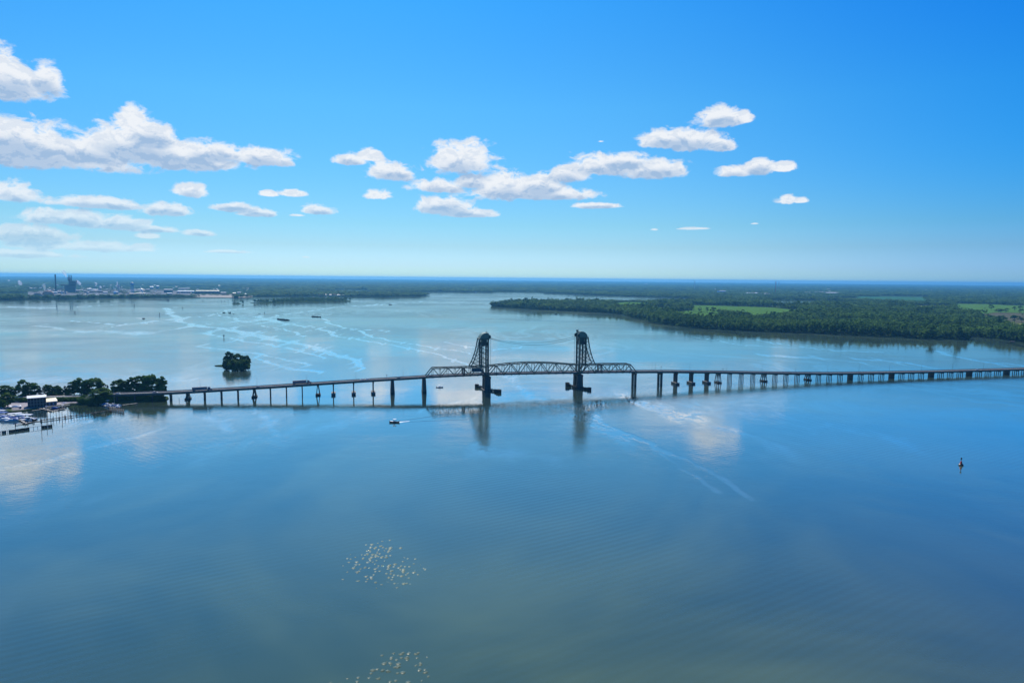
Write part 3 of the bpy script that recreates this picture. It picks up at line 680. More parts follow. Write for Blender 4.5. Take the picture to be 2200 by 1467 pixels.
for k in range(70):
    x = random.uniform(95, 410); y = random.uniform(621, 636.5)
    w_ = random.uniform(1.5, 6.5)*(0.7+(y-620)/25)
    town_box('mill_outbuilding', x, x+w_, y-random.uniform(1.0, 3.2), y, random.choice([M_MILLW, M_BRICK, M_BRICK, M_TAN]), random.choice([M_ROOFW, M_MILLW, M_MILLW, M_BRICK, M_ROOFC]),
             'small grey or pale outbuilding crowded inside the riverside mill', 'building', 'outbuildings of the riverside mill')
for k in range(16):
    x = random.uniform(100, 400); y = random.uniform(622, 634); a_ = G(x, y, 1.6); s_ = a_.xy.length/F
    tag(MB().cyl(a_, a_+Vector((0,0,random.uniform(2.5,6)*s_)), random.uniform(0.5,1.3)*s_, n=10).build('storage_tank', random.choice([M_ROOFW, M_MILLW, M_BLUEW])), 'upright storage tank amid the riverside mill', 'tank', 'storage tanks of the mill')
# scattered roofs of the town that nothing tells apart
random.seed(11)
for k in range(106):
    x = random.uniform(2, 560) if k < 70 else random.uniform(1480, 2050)
    y = (625 - random.random()**1.4*12) if k < 70 else 632 - random.random()**1.3*12 + (x-1480)*0.004
    w_ = random.uniform(1.6, 5)
    town_px(x, x+w_, y, 30, 160)
    town_box('town_building', x, x+w_, y-random.uniform(1.2, 2.2), y, random.choice([M_MILLW, M_BRICK, M_BLUEW]), random.choice([M_ROOFW, M_ROOFW, M_MILLW, M_ROOFC]),
             'small pale building among trees of the far left town' if k < 70 else 'small pale building among trees of the far right plain', 'building', 'far town buildings on the left' if k < 70 else 'far town buildings on the right')
def at_base(x, y, z=1.6): return G(x, y, z)
def px_h(p, n): return n * math.hypot(p.x, p.y) / F
# boiler house upper tiers belong to the mill building
mill = next(o for o in COL.objects if o.name == 'mill_building')
c = G(150.5, 629, 1.6); D = c.length
def mill_part(name, x0, x1, y0, y1, m_, dep=40):
    a = G(x0, 629, 1.6); b = G(x1, 629, 1.6); sc_ = c.xy.length/F
    mb = MB(); z0 = 1.6 + (629-y1)*sc_; X = (b-a).normalized(); Y = Vector((-X.y, X.x, 0))
    mb.frame(Vector(((a.x+b.x)/2, (a.y+b.y)/2, z0)) + Y*38, X, Y, Vector((0,0,1)), (b-a).length, dep, (y1-y0)*sc_)
    return mb.build(name, m_, mill)
mill_part('upper_tier', 147.5, 163.5, 607.5, 615.2, M_BRICK, 44)
mill_part('stair_tower', 145, 150, 601.5, 607.6, M_BRICK, 20)
mill_part('silo_top', 145.6, 150.4, 602.3, 604.5, M_MILLW, 26)
mill_part('dark_band', 131, 163, 614.4, 616.4, M_DARK, 78)
def stack(name, x, yb, yt, wpx, m_, label, parent=None, back=38):
    a = G(x, yb, 1.6); s_ = a.xy.length/F; d = Vector((a.x, a.y, 0)).normalized()*back
    mb = MB().cyl(a + d, a + d + Vector((0,0,(yb-yt)*s_)), wpx*s_/2, wpx*s_/2*0.8, 12)
    o_ = mb.build(name, m_, parent, smooth=False)
    if label: tag(o_, label, 'chimney')
    return o_
stack('stack', 150.0, 629, 597.2, 1.8, M_DARK, None, mill, 52); stack('stack', 154.5, 629, 597.2, 1.8, M_DARK, None, mill, 52)
stack('chimney', 120.4, 628, 596.2, 2.6, M_DARK, 'tall lone dark chimney left of the boiler house')
stack('chimney', 204.5, 625, 612.5, 1.2, M_MILLW, 'slim pale stack under a steam wisp'); stack('chimney', 214, 626, 617, 1.2, M_MILLW, 'short pale stack with a white steam puff')
# process tower
a = G(254, 629, 1.6); s_ = a.xy.length/F
pt = empty('process_tower', a, 'tall white process tower right of the mill', 'tower')
MB().cyl(a, a+Vector((0,0,14*s_)), 1.1*s_, n=8).build('column', M_MILLW, pt)
MB().cyl(a+Vector((2.4*s_,0,0)), a+Vector((2.4*s_,0,16*s_)), 0.7*s_, n=8).build('column', M_ROOFW, pt)
MB().beam(a+Vector((7*s_,3,0)), a+Vector((3*s_,3,13*s_)), 0.6*s_).build('conveyor_leg', M_BRICK, pt)
MB().cyl(a+Vector((-1.0*s_,0,13.9*s_)), a+Vector((-1.0*s_,0,19*s_)), 0.35*s_, n=6).build('vent_pipe', M_MILLW, pt)
# conveyor to the boiler house
a = G(112, 630, 1.6); b = G(138, 630, 1.6); s_ = b.xy.length/F
cv = empty('conveyor', a, 'sloping enclosed conveyor rising to the boiler house', 'conveyor')
MB().beam(a+Vector((0,0,2)), b+Vector((0,0,11.5*s_)), 5, 4).build('gallery', M_MILLW, cv)
for k in (0.3, 0.6, 0.85):
    q = a.lerp(b, k); MB().beam(q, q+Vector((0,0,11.5*s_*k-1)), 2).build('trestle_leg', M_BRICK, cv)
# water tower
a = G(284.6, 630, 1.6); s_ = a.xy.length/F
wt = empty('water_tower', a, 'sky blue water tower with a pale rounded cap', 'water tower')
MB().lathe(a+Vector((0,0,14.5*s_)), [(1.2*s_,0),(2.9*s_,1.2*s_),(3.0*s_,4.2*s_)], 14).build('tank', M_BLUEW, wt)
MB().lathe(a+Vector((0,0,18.72*s_)), [(3.0*s_,0),(2.3*s_,1.2*s_),(0.8*s_,1.9*s_)], 14).build('cap', M_ROOFC, wt)
for k in range(5):
    th = k*2*math.pi/5+0.3; q = Vector((math.cos(th)*2.4*s_, math.sin(th)*2.4*s_, 0)); MB().beam(a+q, a+q*0.95+Vector((0,0,15.6*s_)), 0.5*s_).build('leg', M_BLUEW, wt)
a = G(302.7, 624, 1.6); s_ = a.xy.length/F
dm = empty('storage_dome', a, 'shallow cream storage dome right of the water tower', 'dome')
MB().lathe(a, [(6.9*s_,0),(6.6*s_,0.9*s_)], 20).build('wall', M_MILLW, dm)
MB().lathe(a+Vector((0,0,0.9*s_)), [(6.9*s_,0),(5.4*s_,1.4*s_),(3.2*s_,2.3*s_),(1*s_,2.7*s_)], 20).build('dome_roof', M_ROOFC, dm)
MB().cyl(a+Vector((0,0,3.5*s_)), a+Vector((0,0,7.4*s_)), 0.8*s_).build('head_house', M_ROOFW, dm)
def pile(name, x0, x1, yt, yb, m_, label):
    a = G(x0, yb, 1.6); b = G(x1, yb, 1.6); c_ = (a+b)/2; s_ = c_.xy.length/F; r_ = (b-a).length/2; h = (yb-yt)*s_
    mb = MB(); rg = np.random.default_rng(int(x0)); rings = []
    for k in range(8):
        f_ = k/7.0; rr = r_*math.sqrt(max(0.0, 1-f_**1.35))+2.0
        rings.append([c_ + Vector((math.cos(t)*rr*(1+0.12*math.sin(3*t+x0)+rg.normal()*0.03), math.sin(t)*rr*0.6+r_*0.5, h*f_*(1+0.05*math.sin(t*2)))) for t in np.linspace(0, 2*math.pi, 22)[:-1]])
    mb.loft(rings); o_ = mb.build(name, m_); tag(o_, label, 'heap')
    town_px(x0, x1, yb, 60, 460)
pile('wood_chip_heap', 84, 115, 626.2, 636.5, M_CHIP, 'great orange heap of wood chips by the mill')
pile('bark_heap', 66, 92, 630.2, 637.2, M_CHIP2, 'low grey bark heap left of the orange heap')
pile('wood_chip_heap', 193, 207, 634.5, 638, M_CHIP, 'small orange chip heap near the water below the mill')
# steam
def steam(x0, y0, x1, y1, w0, w1, dens, label, yb=627):
    a = G(x0, yb, 1.6); s_ = a.xy.length/F; d = Vector((a.x, a.y, 0)).normalized()
    p = a + Vector((0,0,(yb-y0)*s_)); q = G(x1, yb, 1.6) + Vector((0,0,(yb-y1)*s_)) ; rings = []
    rg = np.random.default_rng(int(x0*7+y0))
    for k in range(11):
        f_ = k/10; c_ = p.lerp(q, f_) ; rr = (w0+(w1-w0)*f_)*s_/2*math.sin(math.pi*min(0.97, max(0.06, f_*0.85+0.12)))**0.5
        ax = (q-p).normalized(); u = ax.cross(d).normalized(); v = d
        rings.append([c_ + (u*math.cos(t) + v*math.sin(t))*rr*(1+0.28*rg.normal()*0.6) for t in np.linspace(0, 2*math.pi, 13)[:-1]])
    o_ = MB().loft(rings).build('steam_plume', None or steam_mat(dens), smooth=True)
    tag(o_, label, 'steam'); return o_
def steam_mat(dn):
    nm = 'steam_%g' % dn
    if nm in bpy.data.materials: return bpy.data.materials[nm]
    m_ = bpy.data.materials.new(nm); m_.use_nodes = True; t = NT(m_.node_tree); t.n.clear()
    a_ = t.node('ShaderNodeBsdfDiffuse'); a_.inputs[0].default_value = (0.9,0.92,0.95,1); b_ = t.node('ShaderNodeBsdfTranslucent'); b_.inputs[0].default_value = (0.9,0.92,0.95,1)
    s1 = t.node('ShaderNodeMixShader'); s1.inputs[0].default_value = 0.6; t.l.new(a_.outputs[0], s1.inputs[1]); t.l.new(b_.outputs[0], s1.inputs[2])
    tr = t.node('ShaderNodeBsdfTransparent'); s2 = t.node('ShaderNodeMixShader'); lw = t.node('ShaderNodeLayerWeight'); lw.inputs[0].default_value = 0.35
    f_ = t.m('MULTIPLY', t.m('SUBTRACT', 1.0, lw.outputs['Facing'], clamp=True), min(1.0, 0.12 + dn*8)); t.l.new(f_, s2.inputs[0])
    t.l.new(tr.outputs[0], s2.inputs[1]); t.l.new(s1.outputs[0], s2.inputs[2])
    o_ = t.node('ShaderNodeOutputMaterial'); t.l.new(s2.outputs[0], o_.inputs['Surface']); return m_
for c_ in list(bpy.data.materials): pass
steam(144.5, 601, 138, 588, 2, 9, 0.030, 'pale steam drifting up from the boiler house stacks')
steam(174, 614.5, 166, 606, 5, 3.5, 0.12, 'bright white steam right of the boiler house')
steam(209.5, 612.8, 204, 609.5, 2.6, 1.8, 0.10, 'small white steam wisp in the middle of the mill')
steam(218.5, 620, 215, 616.5, 3.4, 3, 0.10, 'small white steam puff over the short stack')
steam(46, 615.5, 41.5, 607, 6, 4.5, 0.12, 'bright white steam plume at the far left')
steam(163.5, 624.5, 162, 620, 2.2, 1.6, 0.10, 'tiny steam puff at the foot of the boiler house')
steam(97, 625.5, 95, 613, 3, 8, 0.006, 'thin grey haze rising above the chip heap', 630)
steam(253, 616, 252.5, 608, 2.6, 2, 0.08, 'steam curling off the process tower')
# masts
def mast(x, yb, yt, wpx, m_, label):
    a = G(x, yb, 1.6); s_ = a.xy.length/F; r_ = empty('radio_mast', a, label, 'mast')
    H_ = (yb-yt)*s_; MB().beam(a, a+Vector((0,0,H_)), wpx*s_).build('mast_shaft', m_, r_)
    for k in (0.55, 0.8, 0.95): MB().beam(a+Vector((-wpx*s_*1.3,0,H_*k)), a+Vector((wpx*s_*1.3,0,H_*k)), wpx*s_*0.8).build('antenna_arm', m_, r_)
mast(1492, 622, 603, 0.55, M_MILLW, 'slender far mast standing above the horizon')
mast(1666, 630, 605.5, 0.6, M_RED, 'tall red and grey mast by the white halls')
mast(1673, 620, 605, 0.6, M_MILLW, 'thin mast right of the tall red one')
# jetty and loading quay
a, b = G(278, 642.6), G(361, 645.6); j = empty('jetty', a, 'long thin dark jetty off the mill shore', 'jetty')
MB().beam(a+Vector((0,0,2)), b+Vector((0,0,2)), 6, 1.2, ).build('walkway', M_TIMBER, j)
for k in range(14):
    q = a.lerp(b, k/13); MB().cyl(q+Vector((0,0,-1)), q+Vector((0,0,1.9)), 0.9, n=6).build('pile', M_TIMBER, j)
MB().box(b+Vector((0,0,2.1)), (12, 8, 3.5)).build('pump_house', M_BRICK, j)
a = G(508, 640.5); s_ = a.xy.length/F
q0 = empty('loading_quay', a, 'dark loading quay with a crane by the far left shore', 'quay')
MB().box(a+Vector((0,10,-1)), (22*s_, 30, 3.5)).build('platform', M_BRICK, q0)
MB().box(a+Vector((-2*s_,8,2.6)), (7*s_, 14, 4.6*s_)).build('hopper', M_BRICK, q0)
MB().beam(a+Vector((-10*s_,12,9*s_)), a+Vector((8*s_,4,3.0*s_)), 2.5).build('boom', M_BRICK, q0)
MB().beam(a+Vector((-10*s_,12,2.5)), a+Vector((-10*s_,12,9*s_)), 2.5).build('boom_leg', M_BRICK, q0)
# ---- scatter the woods
cell_a, cell_r = 0.0066, 0.0078
na_, nr_ = int(R(84)/cell_a), int(math.log(38800/1250)/cell_r)
ia, ir = np.meshgrid(np.arange(na_), np.arange(nr_))
ia = ia.ravel() + rng.uniform(-0.48, 0.48, ia.size); ir = ir.ravel() + rng.uniform(-0.48, 0.48, ir.size)
AZ = -R(42) + ia*cell_a; DD = 1250*np.exp(ir*cell_r)
TX, TY = np.sin(AZ)*DD, np.cos(AZ)*DD
keep = inside(TX, TY, LAND_XY)
for f_ in FIELDS: keep &= ~inside(TX, TY, f_)
for (ex, ey, hw, dp, fr) in EXCL:
    keep &= ~((np.abs(TX-ex) < hw) & (TY > ey-fr) & (TY < ey+dp))
# the mill and town: few, low trees
tz = inside(TX, TY, [tuple(G(x, y).xy) for x, y in ((50,643.5),(120,642),(210,640.6),(345,638.9),(412,638),(548,637),(548,621),(330,612),(100,614),(50,622))])
keep &= ~(tz & (rng.uniform(0, 1, len(TX)) < 0.80))
# gaps: thin noise, so that clearings show
gn = np.sin(TX*0.004+1)*np.sin(TY*0.0031+2)+np.sin(TX*0.0013-TY*0.0017)
keep &= ~((gn > 1.15) & (DD > 4200))
TX, TY, DD = TX[keep], TY[keep], DD[keep]
# keep the crowns off the water
print('forest points', len(TX))
order = np.argsort(DD); TX, TY, DD = TX[order], TY[order], DD[order]
cellw = DD*cell_a
# height: patches of tall dark and low pale trees
hp = 0.5+0.5*np.sin(TX*0.011+np.sin(TY*0.006)*2)*np.sin(TY*0.008+1.7)
HS = np.where(DD < 4200, 0.72 + 0.42*hp, 0.62+0.2*hp) * rng.uniform(0.85, 1.18, len(TX))
edge = rng.uniform(0, 1, len(TX)) < 0.03; HS = np.where(edge, HS*1.3, HS)
tz2 = inside(TX, TY, [tuple(G(x, y).xy) for x, y in ((50,643.5),(120,642),(210,640.6),(345,638.9),(412,638),(548,637),(548,621),(330,612),(100,614),(50,622))]); HS = np.where(tz2, HS*0.55, HS)
tz3 = inside(TX, TY, [tuple(G(x, y).xy) for x, y in ((1150,646),(1520,642),(1540,650),(1400,653),(1330,651),(1150,652.5))]); HS = np.where(tz3, HS*0.5, HS)
WS = np.maximum(0.85, cellw/11.0) * rng.uniform(0.85, 1.25, len(TX))
RZ = rng.uniform(0, 6.28, len(TX)); VAR = rng.integers(0, 5, len(TX))
az_deg = np.degrees(np.arctan2(TX, TY))
infr = (np.abs(az_deg) < 36.4)
near_idx = np.nonzero(infr)[0][:300]
near_set = np.zeros(len(TX), bool); near_set[near_idx] = True
protos = []
for k, (mb, h) in enumerate(TREE_SRC):
    o = mb.build('forest_tree', [M_BARK, L_FOR], local=True)
    protos.append(o)
used = [False]*5
for i in near_idx:
    v = VAR[i]; o = protos[v] if not used[v] else protos[v].copy()
    if used[v]: COL.objects.link(o)
    used[v] = True
    o.location = (TX[i], TY[i], 1.0); o.rotation_euler.z = RZ[i]; o.scale = (WS[i], WS[i], HS[i])
    tag(o, 'green tree at the near edge of the woods on the right bank', 'tree', 'trees along the wooded right bank')
def point_stuff(name, xs, ys, zs, rz, ws, hs, var, label):
    me = bpy.data.meshes.new(name)
    me.vertices.add(len(xs)); me.vertices.foreach_set('co', np.stack([xs, ys, zs], 1).astype(np.float32).ravel())
    for nm, ty, arr in (('rz','FLOAT',rz),('ws','FLOAT',ws),('hs','FLOAT',hs)):
        a_ = me.attributes.new(nm, ty, 'POINT'); a_.data.foreach_set('value', np.asarray(arr, dtype=np.float32))
    a_ = me.attributes.new('var', 'INT', 'POINT'); a_.data.foreach_set('value', np.asarray(var, dtype=np.int32))
    me.update()
    o = bpy.data.objects.new(name, me); COL.objects.link(o)
    ng = bpy.data.node_groups.get('tree_scatter')
    if ng is None:
        ng = bpy.data.node_groups.new('tree_scatter', 'GeometryNodeTree')
        ng.interface.new_socket('Geometry', in_out='INPUT', socket_type='NodeSocketGeometry')
        ng.interface.new_socket('Geometry', in_out='OUTPUT', socket_type='NodeSocketGeometry')
        N = ng.nodes; Lk = ng.links
        gi = N.new('NodeGroupInput'); go = N.new('NodeGroupOutput')
        gt = N.new('GeometryNodeGeometryToInstance')
        for p_ in reversed(protos):
            oi = N.new('GeometryNodeObjectInfo'); oi.transform_space = 'ORIGINAL'; oi.inputs[0].default_value = p_
            Lk.new(oi.outputs['Geometry'], gt.inputs[0])
        ip = N.new('GeometryNodeInstanceOnPoints')
        m2p = N.new('GeometryNodeMeshToPoints')
        Lk.new(gi.outputs[0], m2p.inputs[0]); Lk.new(m2p.outputs[0], ip.inputs['Points'])
        Lk.new(gt.outputs[0], ip.inputs['Instance']); ip.inputs['Pick Instance'].default_value = True
        def na(nm, ty='FLOAT'):
            q = N.new('GeometryNodeInputNamedAttribute'); q.data_type = ty; q.inputs[0].default_value = nm; return q.outputs[0]
        Lk.new(na('var', 'INT'), ip.inputs['Instance Index'])
        c1 = N.new('ShaderNodeCombineXYZ'); Lk.new(na('rz'), c1.inputs[2]); Lk.new(c1.outputs[0], ip.inputs['Rotation'])
        c2 = N.new('ShaderNodeCombineXYZ'); a1 = na('ws'); Lk.new(a1, c2.inputs[0]); Lk.new(a1, c2.inputs[1]); Lk.new(na('hs'), c2.inputs[2]); Lk.new(c2.outputs[0], ip.inputs['Scale'])
        Lk.new(ip.outputs[0], go.inputs[0])
    md = o.modifiers.new('scatter', 'NODES'); md.node_group = ng
    return tag(o, label, kind='stuff')
R_ = ~near_set
mid = R_ & (DD < 5200); far = R_ & (DD >= 5200)
for nm, k_, lb in (('riverside_forest', mid, 'dense green forest of the near banks and peninsula'), ('distant_forest', far, 'blue-green forest of the far plain up to the horizon')):
    point_stuff(nm, TX[k_], TY[k_], np.full(k_.sum(), 1.0), RZ[k_], WS[k_], HS[k_], VAR[k_], lb)
# long island woods
ix = rng.uniform(G(530,650).x, G(760,646).x, 5000); iy = rng.uniform(G(600,652).y, G(700,642).y, 5000)
kk = inside(ix, iy, ISLES[0]); ix, iy = ix[kk][:360], iy[kk][:360]
point_stuff('island_woods', ix, iy, np.full(len(ix), 0.6), rng.uniform(0, 6.28, len(ix)), rng.uniform(0.8, 1.2, len(ix)), rng.uniform(0.45, 0.8, len(ix)), rng.integers(0, 5, len(ix)), 'low green woods covering the long island')
# mill shore fringe so that the bank stays green in front of the yard
fx = np.concatenate([rng.uniform(G(-20,644).x, G(415,639).x, 420)]); 
fy = []
shx = [G(x, y).x for x, y in SH_A[1:9]]; shy = [G(x, y).y for x, y in SH_A[1:9]]
fy = np.interp(fx, shx, shy) + rng.uniform(10, 95, len(fx))
point_stuff('shore_thicket', fx, fy, np.full(len(fx), 1.0), rng.uniform(0, 6.28, len(fx)), rng.uniform(1.1, 1.6, len(fx)), rng.uniform(0.3, 0.62, len(fx)), rng.integers(0, 5, len(fx)), 'dark shore thicket in front of the riverside mill')
def along(pts, n, back, rg):
    q = [G(x, y) for x, y in pts]; seg = [(b-a).length for a, b in zip(q[:-1], q[1:])]; c = np.concatenate([[0], np.cumsum(seg)])
    u = rg.uniform(0, c[-1], n); xs = np.interp(u, c, [p.x for p in q]); ys = np.interp(u, c, [p.y for p in q])
    dx = np.interp(u+5, c, [p.x for p in q])-np.interp(u-5, c, [p.x for p in q]); dy = np.interp(u+5, c, [p.y for p in q])-np.interp(u-5, c, [p.y for p in q]); L_ = np.hypot(dx, dy)+1e-6
    k = rg.uniform(0, back, n); return xs - dy/L_*k, ys + dx/L_*k
i0 = SH_B.index((1058,656)); ex, ey = along(SH_B[i0:-1], 900, 14, rng)
point_stuff('bank_thicket', ex, ey, np.full(len(ex), -2.5), rng.uniform(0, 6.28, len(ex)), rng.uniform(0.8, 1.3, len(ex)), rng.uniform(0.35, 0.75, len(ex)), rng.integers(0, 5, len(ex)), 'low thicket hanging over the water edge of the right bank')
# landmark trees on the right bank
for (x, y, s_, h, lb) in ((1999,727,1.9,1.35,'big dark tree at the water edge, left of the wooded corner'),(2058,727.6,2.0,1.45,'big dark tree on the wooded corner of the right bank'),(2072,727.5,1.4,1.1,'dark tree at the very tip of the wooded corner'),
                       (2129,666,2.2,1.15,'lone round tree in the yellow green meadow'),(2191,667,2.0,1.1,'dark round tree at the right end of the meadow'),(2180,667.5,1.6,0.9,'smaller tree left of the round one in the meadow'),
                       (1503,671.5,1.2,0.9,'single dark tree in the small green meadow'),(1519,672,1.3,1.0,'tree right of the single one in the small meadow'),(1530,672,1.4,1.1,'larger tree at the right of the small meadow'),(1062,657.6,1.0,1.0,'ragged tree at the tip of the wooded point')):
    o = protos[int(x) % 5].copy(); COL.objects.link(o); o.location = G(x, y, 1.2); o.scale = (s_, s_, h); o.rotation_euler.z = x; tag(o, lb, 'tree')
    if 'group' in o.keys(): del o['group']
# ================================================================== BRIDGE
BD = Vector((0.970143, 0.242536, 0)).normalized()      # along the bridge, left to right
BN = Vector((0.242536, -0.970143, 0)).normalized()     # towards the camera
BO = Vector((0, 755, 0))
def bp(px, py, off=0.0):
    """pixel -> (s, z) on the vertical plane through the bridge axis shifted off metres to the camera"""
    d = ray(px, py); o_ = BO + BN*off
    t = (o_ - CAM_P).dot(BN) / d.dot(BN); p = CAM_P + d*t
    return (p - BO).dot(BD), p.z
def BP(s, off=0.0, z=0.0): return BO + BD*s + BN*off + Vector((0, 0, z))
S_ = lambda px, py=815: bp(px, py)[0]
UP = Vector((0, 0, 1))
deckpts = [(-500,868),(0,856),(120,851.5),(240,846.5),(366,842.6),(475,836.2),(580,829.8),(683,823),(760,818),(843,813),(912,808.6),(975,805.6),(1046,802.6),(1140,800.4),(1241,799),(1300,797.8),(1365,797.3),(1420,797),(1500,797.8),(1640,800.0),(1731,801.2),(1800,801.3),(1870,800.2),(2000,797.6),(2100,794.8),(2200,792),(2320,788.6),(2600,780.5)]
prof = [bp(x, y) for x, y in deckpts]
ps = np.array([p[0] for p in prof]); pz = np.array([p[1] for p in prof])
print('deck profile', [(round(a), round(b, 1)) for a, b in prof])
def dz(s):
    return float(np.mean([np.interp(s+k, ps, pz) for k in (-18, -9, 0, 9, 18)]))
HW = 4.9
s_abut = S_(226, 847.4); s_end = S_(2600, 781)
bridge = empty('lift_bridge', BP(S_(1046), 0, 0), 'long dark green lift bridge with two tall towers across the river', 'bridge')
def strip(mb, s0, s1, o0, o1, zt, zb, n=None, fn=dz):
    n = n or max(2, int(abs(s1-s0)/12)); rings = []
    for k in range(n+1):
        s = s0 + (s1-s0)*k/n; z = fn(s)
        rings.append([BP(s, o0, z+zt), BP(s, o1, z+zt), BP(s, o1, z+zb), BP(s, o0, z+zb)])
    return mb.loft(rings)
sL0, sL1, sT0, sT1 = S_(912,808), S_(1039,803), S_(1051,803), S_(1236,800)
sR0, sR1 = S_(1246,799), S_(1365,797)
sTL, sTR = S_(1046,803), S_(1241.5,800)
deck = strip(MB(), s_abut, s_end, -HW, HW, 0, -0.45).build('deck', M_ROAD, bridge)
for a_, b_ in ((s_abut, sL0-0.3), (sR1+0.3, s_end)):
    for off in (-3.6, -1.2, 1.2, 3.6):
        strip(MB(), a_, b_, off-0.25, off+0.25, -0.452, -1.9 if abs(s_abut-a_) < 1 else -2.0).build('girder', M_STEEL, bridge)
for off in (-HW-0.15, HW+0.15):
    strip(MB(), s_abut, s_end, off-0.14, off+0.14, 0.75, -0.5).build('parapet', M_CONC, bridge)
    mb = MB(); strip(mb, s_abut, s_end, off-0.05, off+0.05, 1.12, 1.02)
    s = s_abut+1
    while s < s_end:
        mb.frame(BP(s, off, dz(s)+0.752), BD, BN, UP, 0.12, 0.12, 0.27); s += 5
    mb.build('handrail', M_STEEL, bridge)
strip(MB(), s_abut, s_end, -0.09, 0.09, 0.008, 0.004, 160).build('centre_line', mat('yellow_line', (0.6,0.42,0.05), 0.7, 0, 0.2, 0.5), deck)
# ---- piers
def pier(px, kind):
    s = S_(px, 818); z = dz(s) - 2.0; c = BP(s)
    def fr(o_, off, zb, zt, w_, l_, ds=0): o_.frame(BP(s+ds, off, zb), BD, BN, UP, w_, l_, zt-zb)
    cap = MB()
    if kind == 'slim' or kind == 'bent':
        fr(cap, 0, z-0.9, z-0.02, 1.0, 9.4); p_ = cap.build('pier', M_PIER, bridge)
        for q in (-3.9, -1.3, 1.3, 3.9):
            MB().beam(BP(s, q*1.18, -2), BP(s, q, z-0.92), 0.62, 0.62).build('column', M_PIER, p_)
    elif kind == 'braced':
        fr(cap, 0, z-0.9, z-0.02, 2.0, 9.4); p_ = cap.build('pier', M_PIER, bridge)
        for q in (-3.9, 0, 3.9):
            for e in (-1, 1): MB().beam(BP(s+e*2.0, q*1.12, -2), BP(s+e*0.5, q, z-0.92), 0.7, 0.7).build('column', M_PIER, p_)
        fr(MBx := MB(), 0, 0.3, 1.3, 5.0, 9.8); MBx.build('tie_beam', M_PIER, p_)
    elif kind == 'footed':
        fr(cap, 0, z-1.2, z-0.02, 1.5, 9.8); p_ = cap.build('pier', M_PIER, bridge)
        for q in (-3.6, -1.2, 1.2, 3.6): MB().beam(BP(s, q, 2.3), BP(s, q, z-1.22), 1.1, 1.5).build('column', M_PIER, p_)
        fr(MBx := MB(), 0, -2, 2.28, 4.2, 13.5); MBx.build('footing', M_CONC, p_)
    elif kind == 'wall':
        fr(cap, 0, z-0.9, z-0.02, 1.6, 9.6); p_ = cap.build('pier', M_PIER, bridge)
        for q, ww in ((-2.9, 2.9), (0.0, 2.7), (2.9, 2.9)): fr(MBx := MB(), q, -2, z-0.92, 1.5, ww); MBx.build('column', M_PIER, p_)
    elif kind == 'pair':
        fr(cap, 0, z-1.6, z-0.02, 2.4, 10.4); p_ = cap.build('pier', M_PIER, bridge)
        for q in (-3.8, 3.8): MB().beam(BP(s, q, -2), BP(s, q, z-1.62), 2.1, 2.3).build('column', M_PIER, p_)
    elif kind == 'solid':
        fr(cap, 0, z-1.4, z-0.02, 2.8, 11.0); p_ = cap.build('pier', M_PIER, bridge)
        rings = [[BP(s-2.1*w_, -5.4*l_, h_), BP(s+2.1*w_, -5.4*l_, h_), BP(s+2.1*w_, 5.4*l_, h_), BP(s-2.1*w_, 5.4*l_, h_)] for h_, w_, l_ in ((-2, 1.05, 1.12), (z-1.45, 0.72, 0.95))]
        MB().loft(rings).build('shaft', M_PIER, p_)
    return p_
LEFTP = [(252,'slim'),(290,'slim'),(328,'slim'),(366,'slim'),(402.7,'braced'),(439,'slim'),(475,'slim'),(510.7,'slim'),(546,'braced'),(580.5,'slim'),(615,'slim'),(649,'slim'),(683,'braced'),(716,'footed'),(759.5,'footed'),(801.5,'footed'),(843,'solid'),(911,'solid')]
RIGHTP = [(1362,'pair'),(1417.5,'pair'),(1451,'footed'),(1484.6,'footed'),(1518,'footed'),(1542.5,'braced'),(1567,'bent'),(1592,'bent'),(1617,'bent'),(1640.6,'braced'),(1664.5,'bent'),(1688,'bent'),(1712,'bent'),(1735,'braced'),(1758,'bent'),(1781,'bent'),(1804,'bent'),(1826,'wall'),(1848.6,'bent'),(1871,'bent'),(1893,'bent'),(1914.6,'wall'),(1936,'bent'),(1957,'bent'),(1978,'bent'),(1999.5,'wall'),(2020,'bent'),(2040.5,'bent'),(2061,'bent'),(2081,'wall'),(2101.5,'bent'),(2121.5,'bent'),(2141.5,'bent'),(2161,'wall'),(2180.5,'bent'),(2200,'bent'),(2219,'bent'),(2238,'wall'),(2257,'bent'),(2276,'bent'),(2295,'bent')]
for px, k in LEFTP + RIGHTP: pier(px, k)
# ---- tower piers: two shafts joined by a web, above the river bed
for s in (sTL-0.4, sTR+0.4):
    z = dz(s) - 2.4; m_ = MB(); m_.frame(BP(s, 0, z-2.2), BD, BN, UP, 6.8, 15.5, 2.15); p_ = m_.build('tower_pier', M_PIER, bridge)
    for q in (-4.9, 4.9):
        MB().loft([[BP(s-3.3*w_, q-2.9*w_, h_), BP(s+3.3*w_, q-2.9*w_, h_), BP(s+3.3*w_, q+2.9*w_, h_), BP(s-3.3*w_, q+2.9*w_, h_)] for h_, w_ in ((-2, 1.04), (z-2.22, 0.94))]).build('shaft', M_PIER, p_)
    m_ = MB(); m_.frame(BP(s, 0, -2), BD, BN, UP, 3.6, 4.1, z); m_.build('web_wall', M_PIER, p_)
    m_ = MB(); m_.frame(BP(s, 0, -1.9), BD, BN, UP, 9.5, 19.5, 3.0); m_.build('footing', M_CONC, p_)
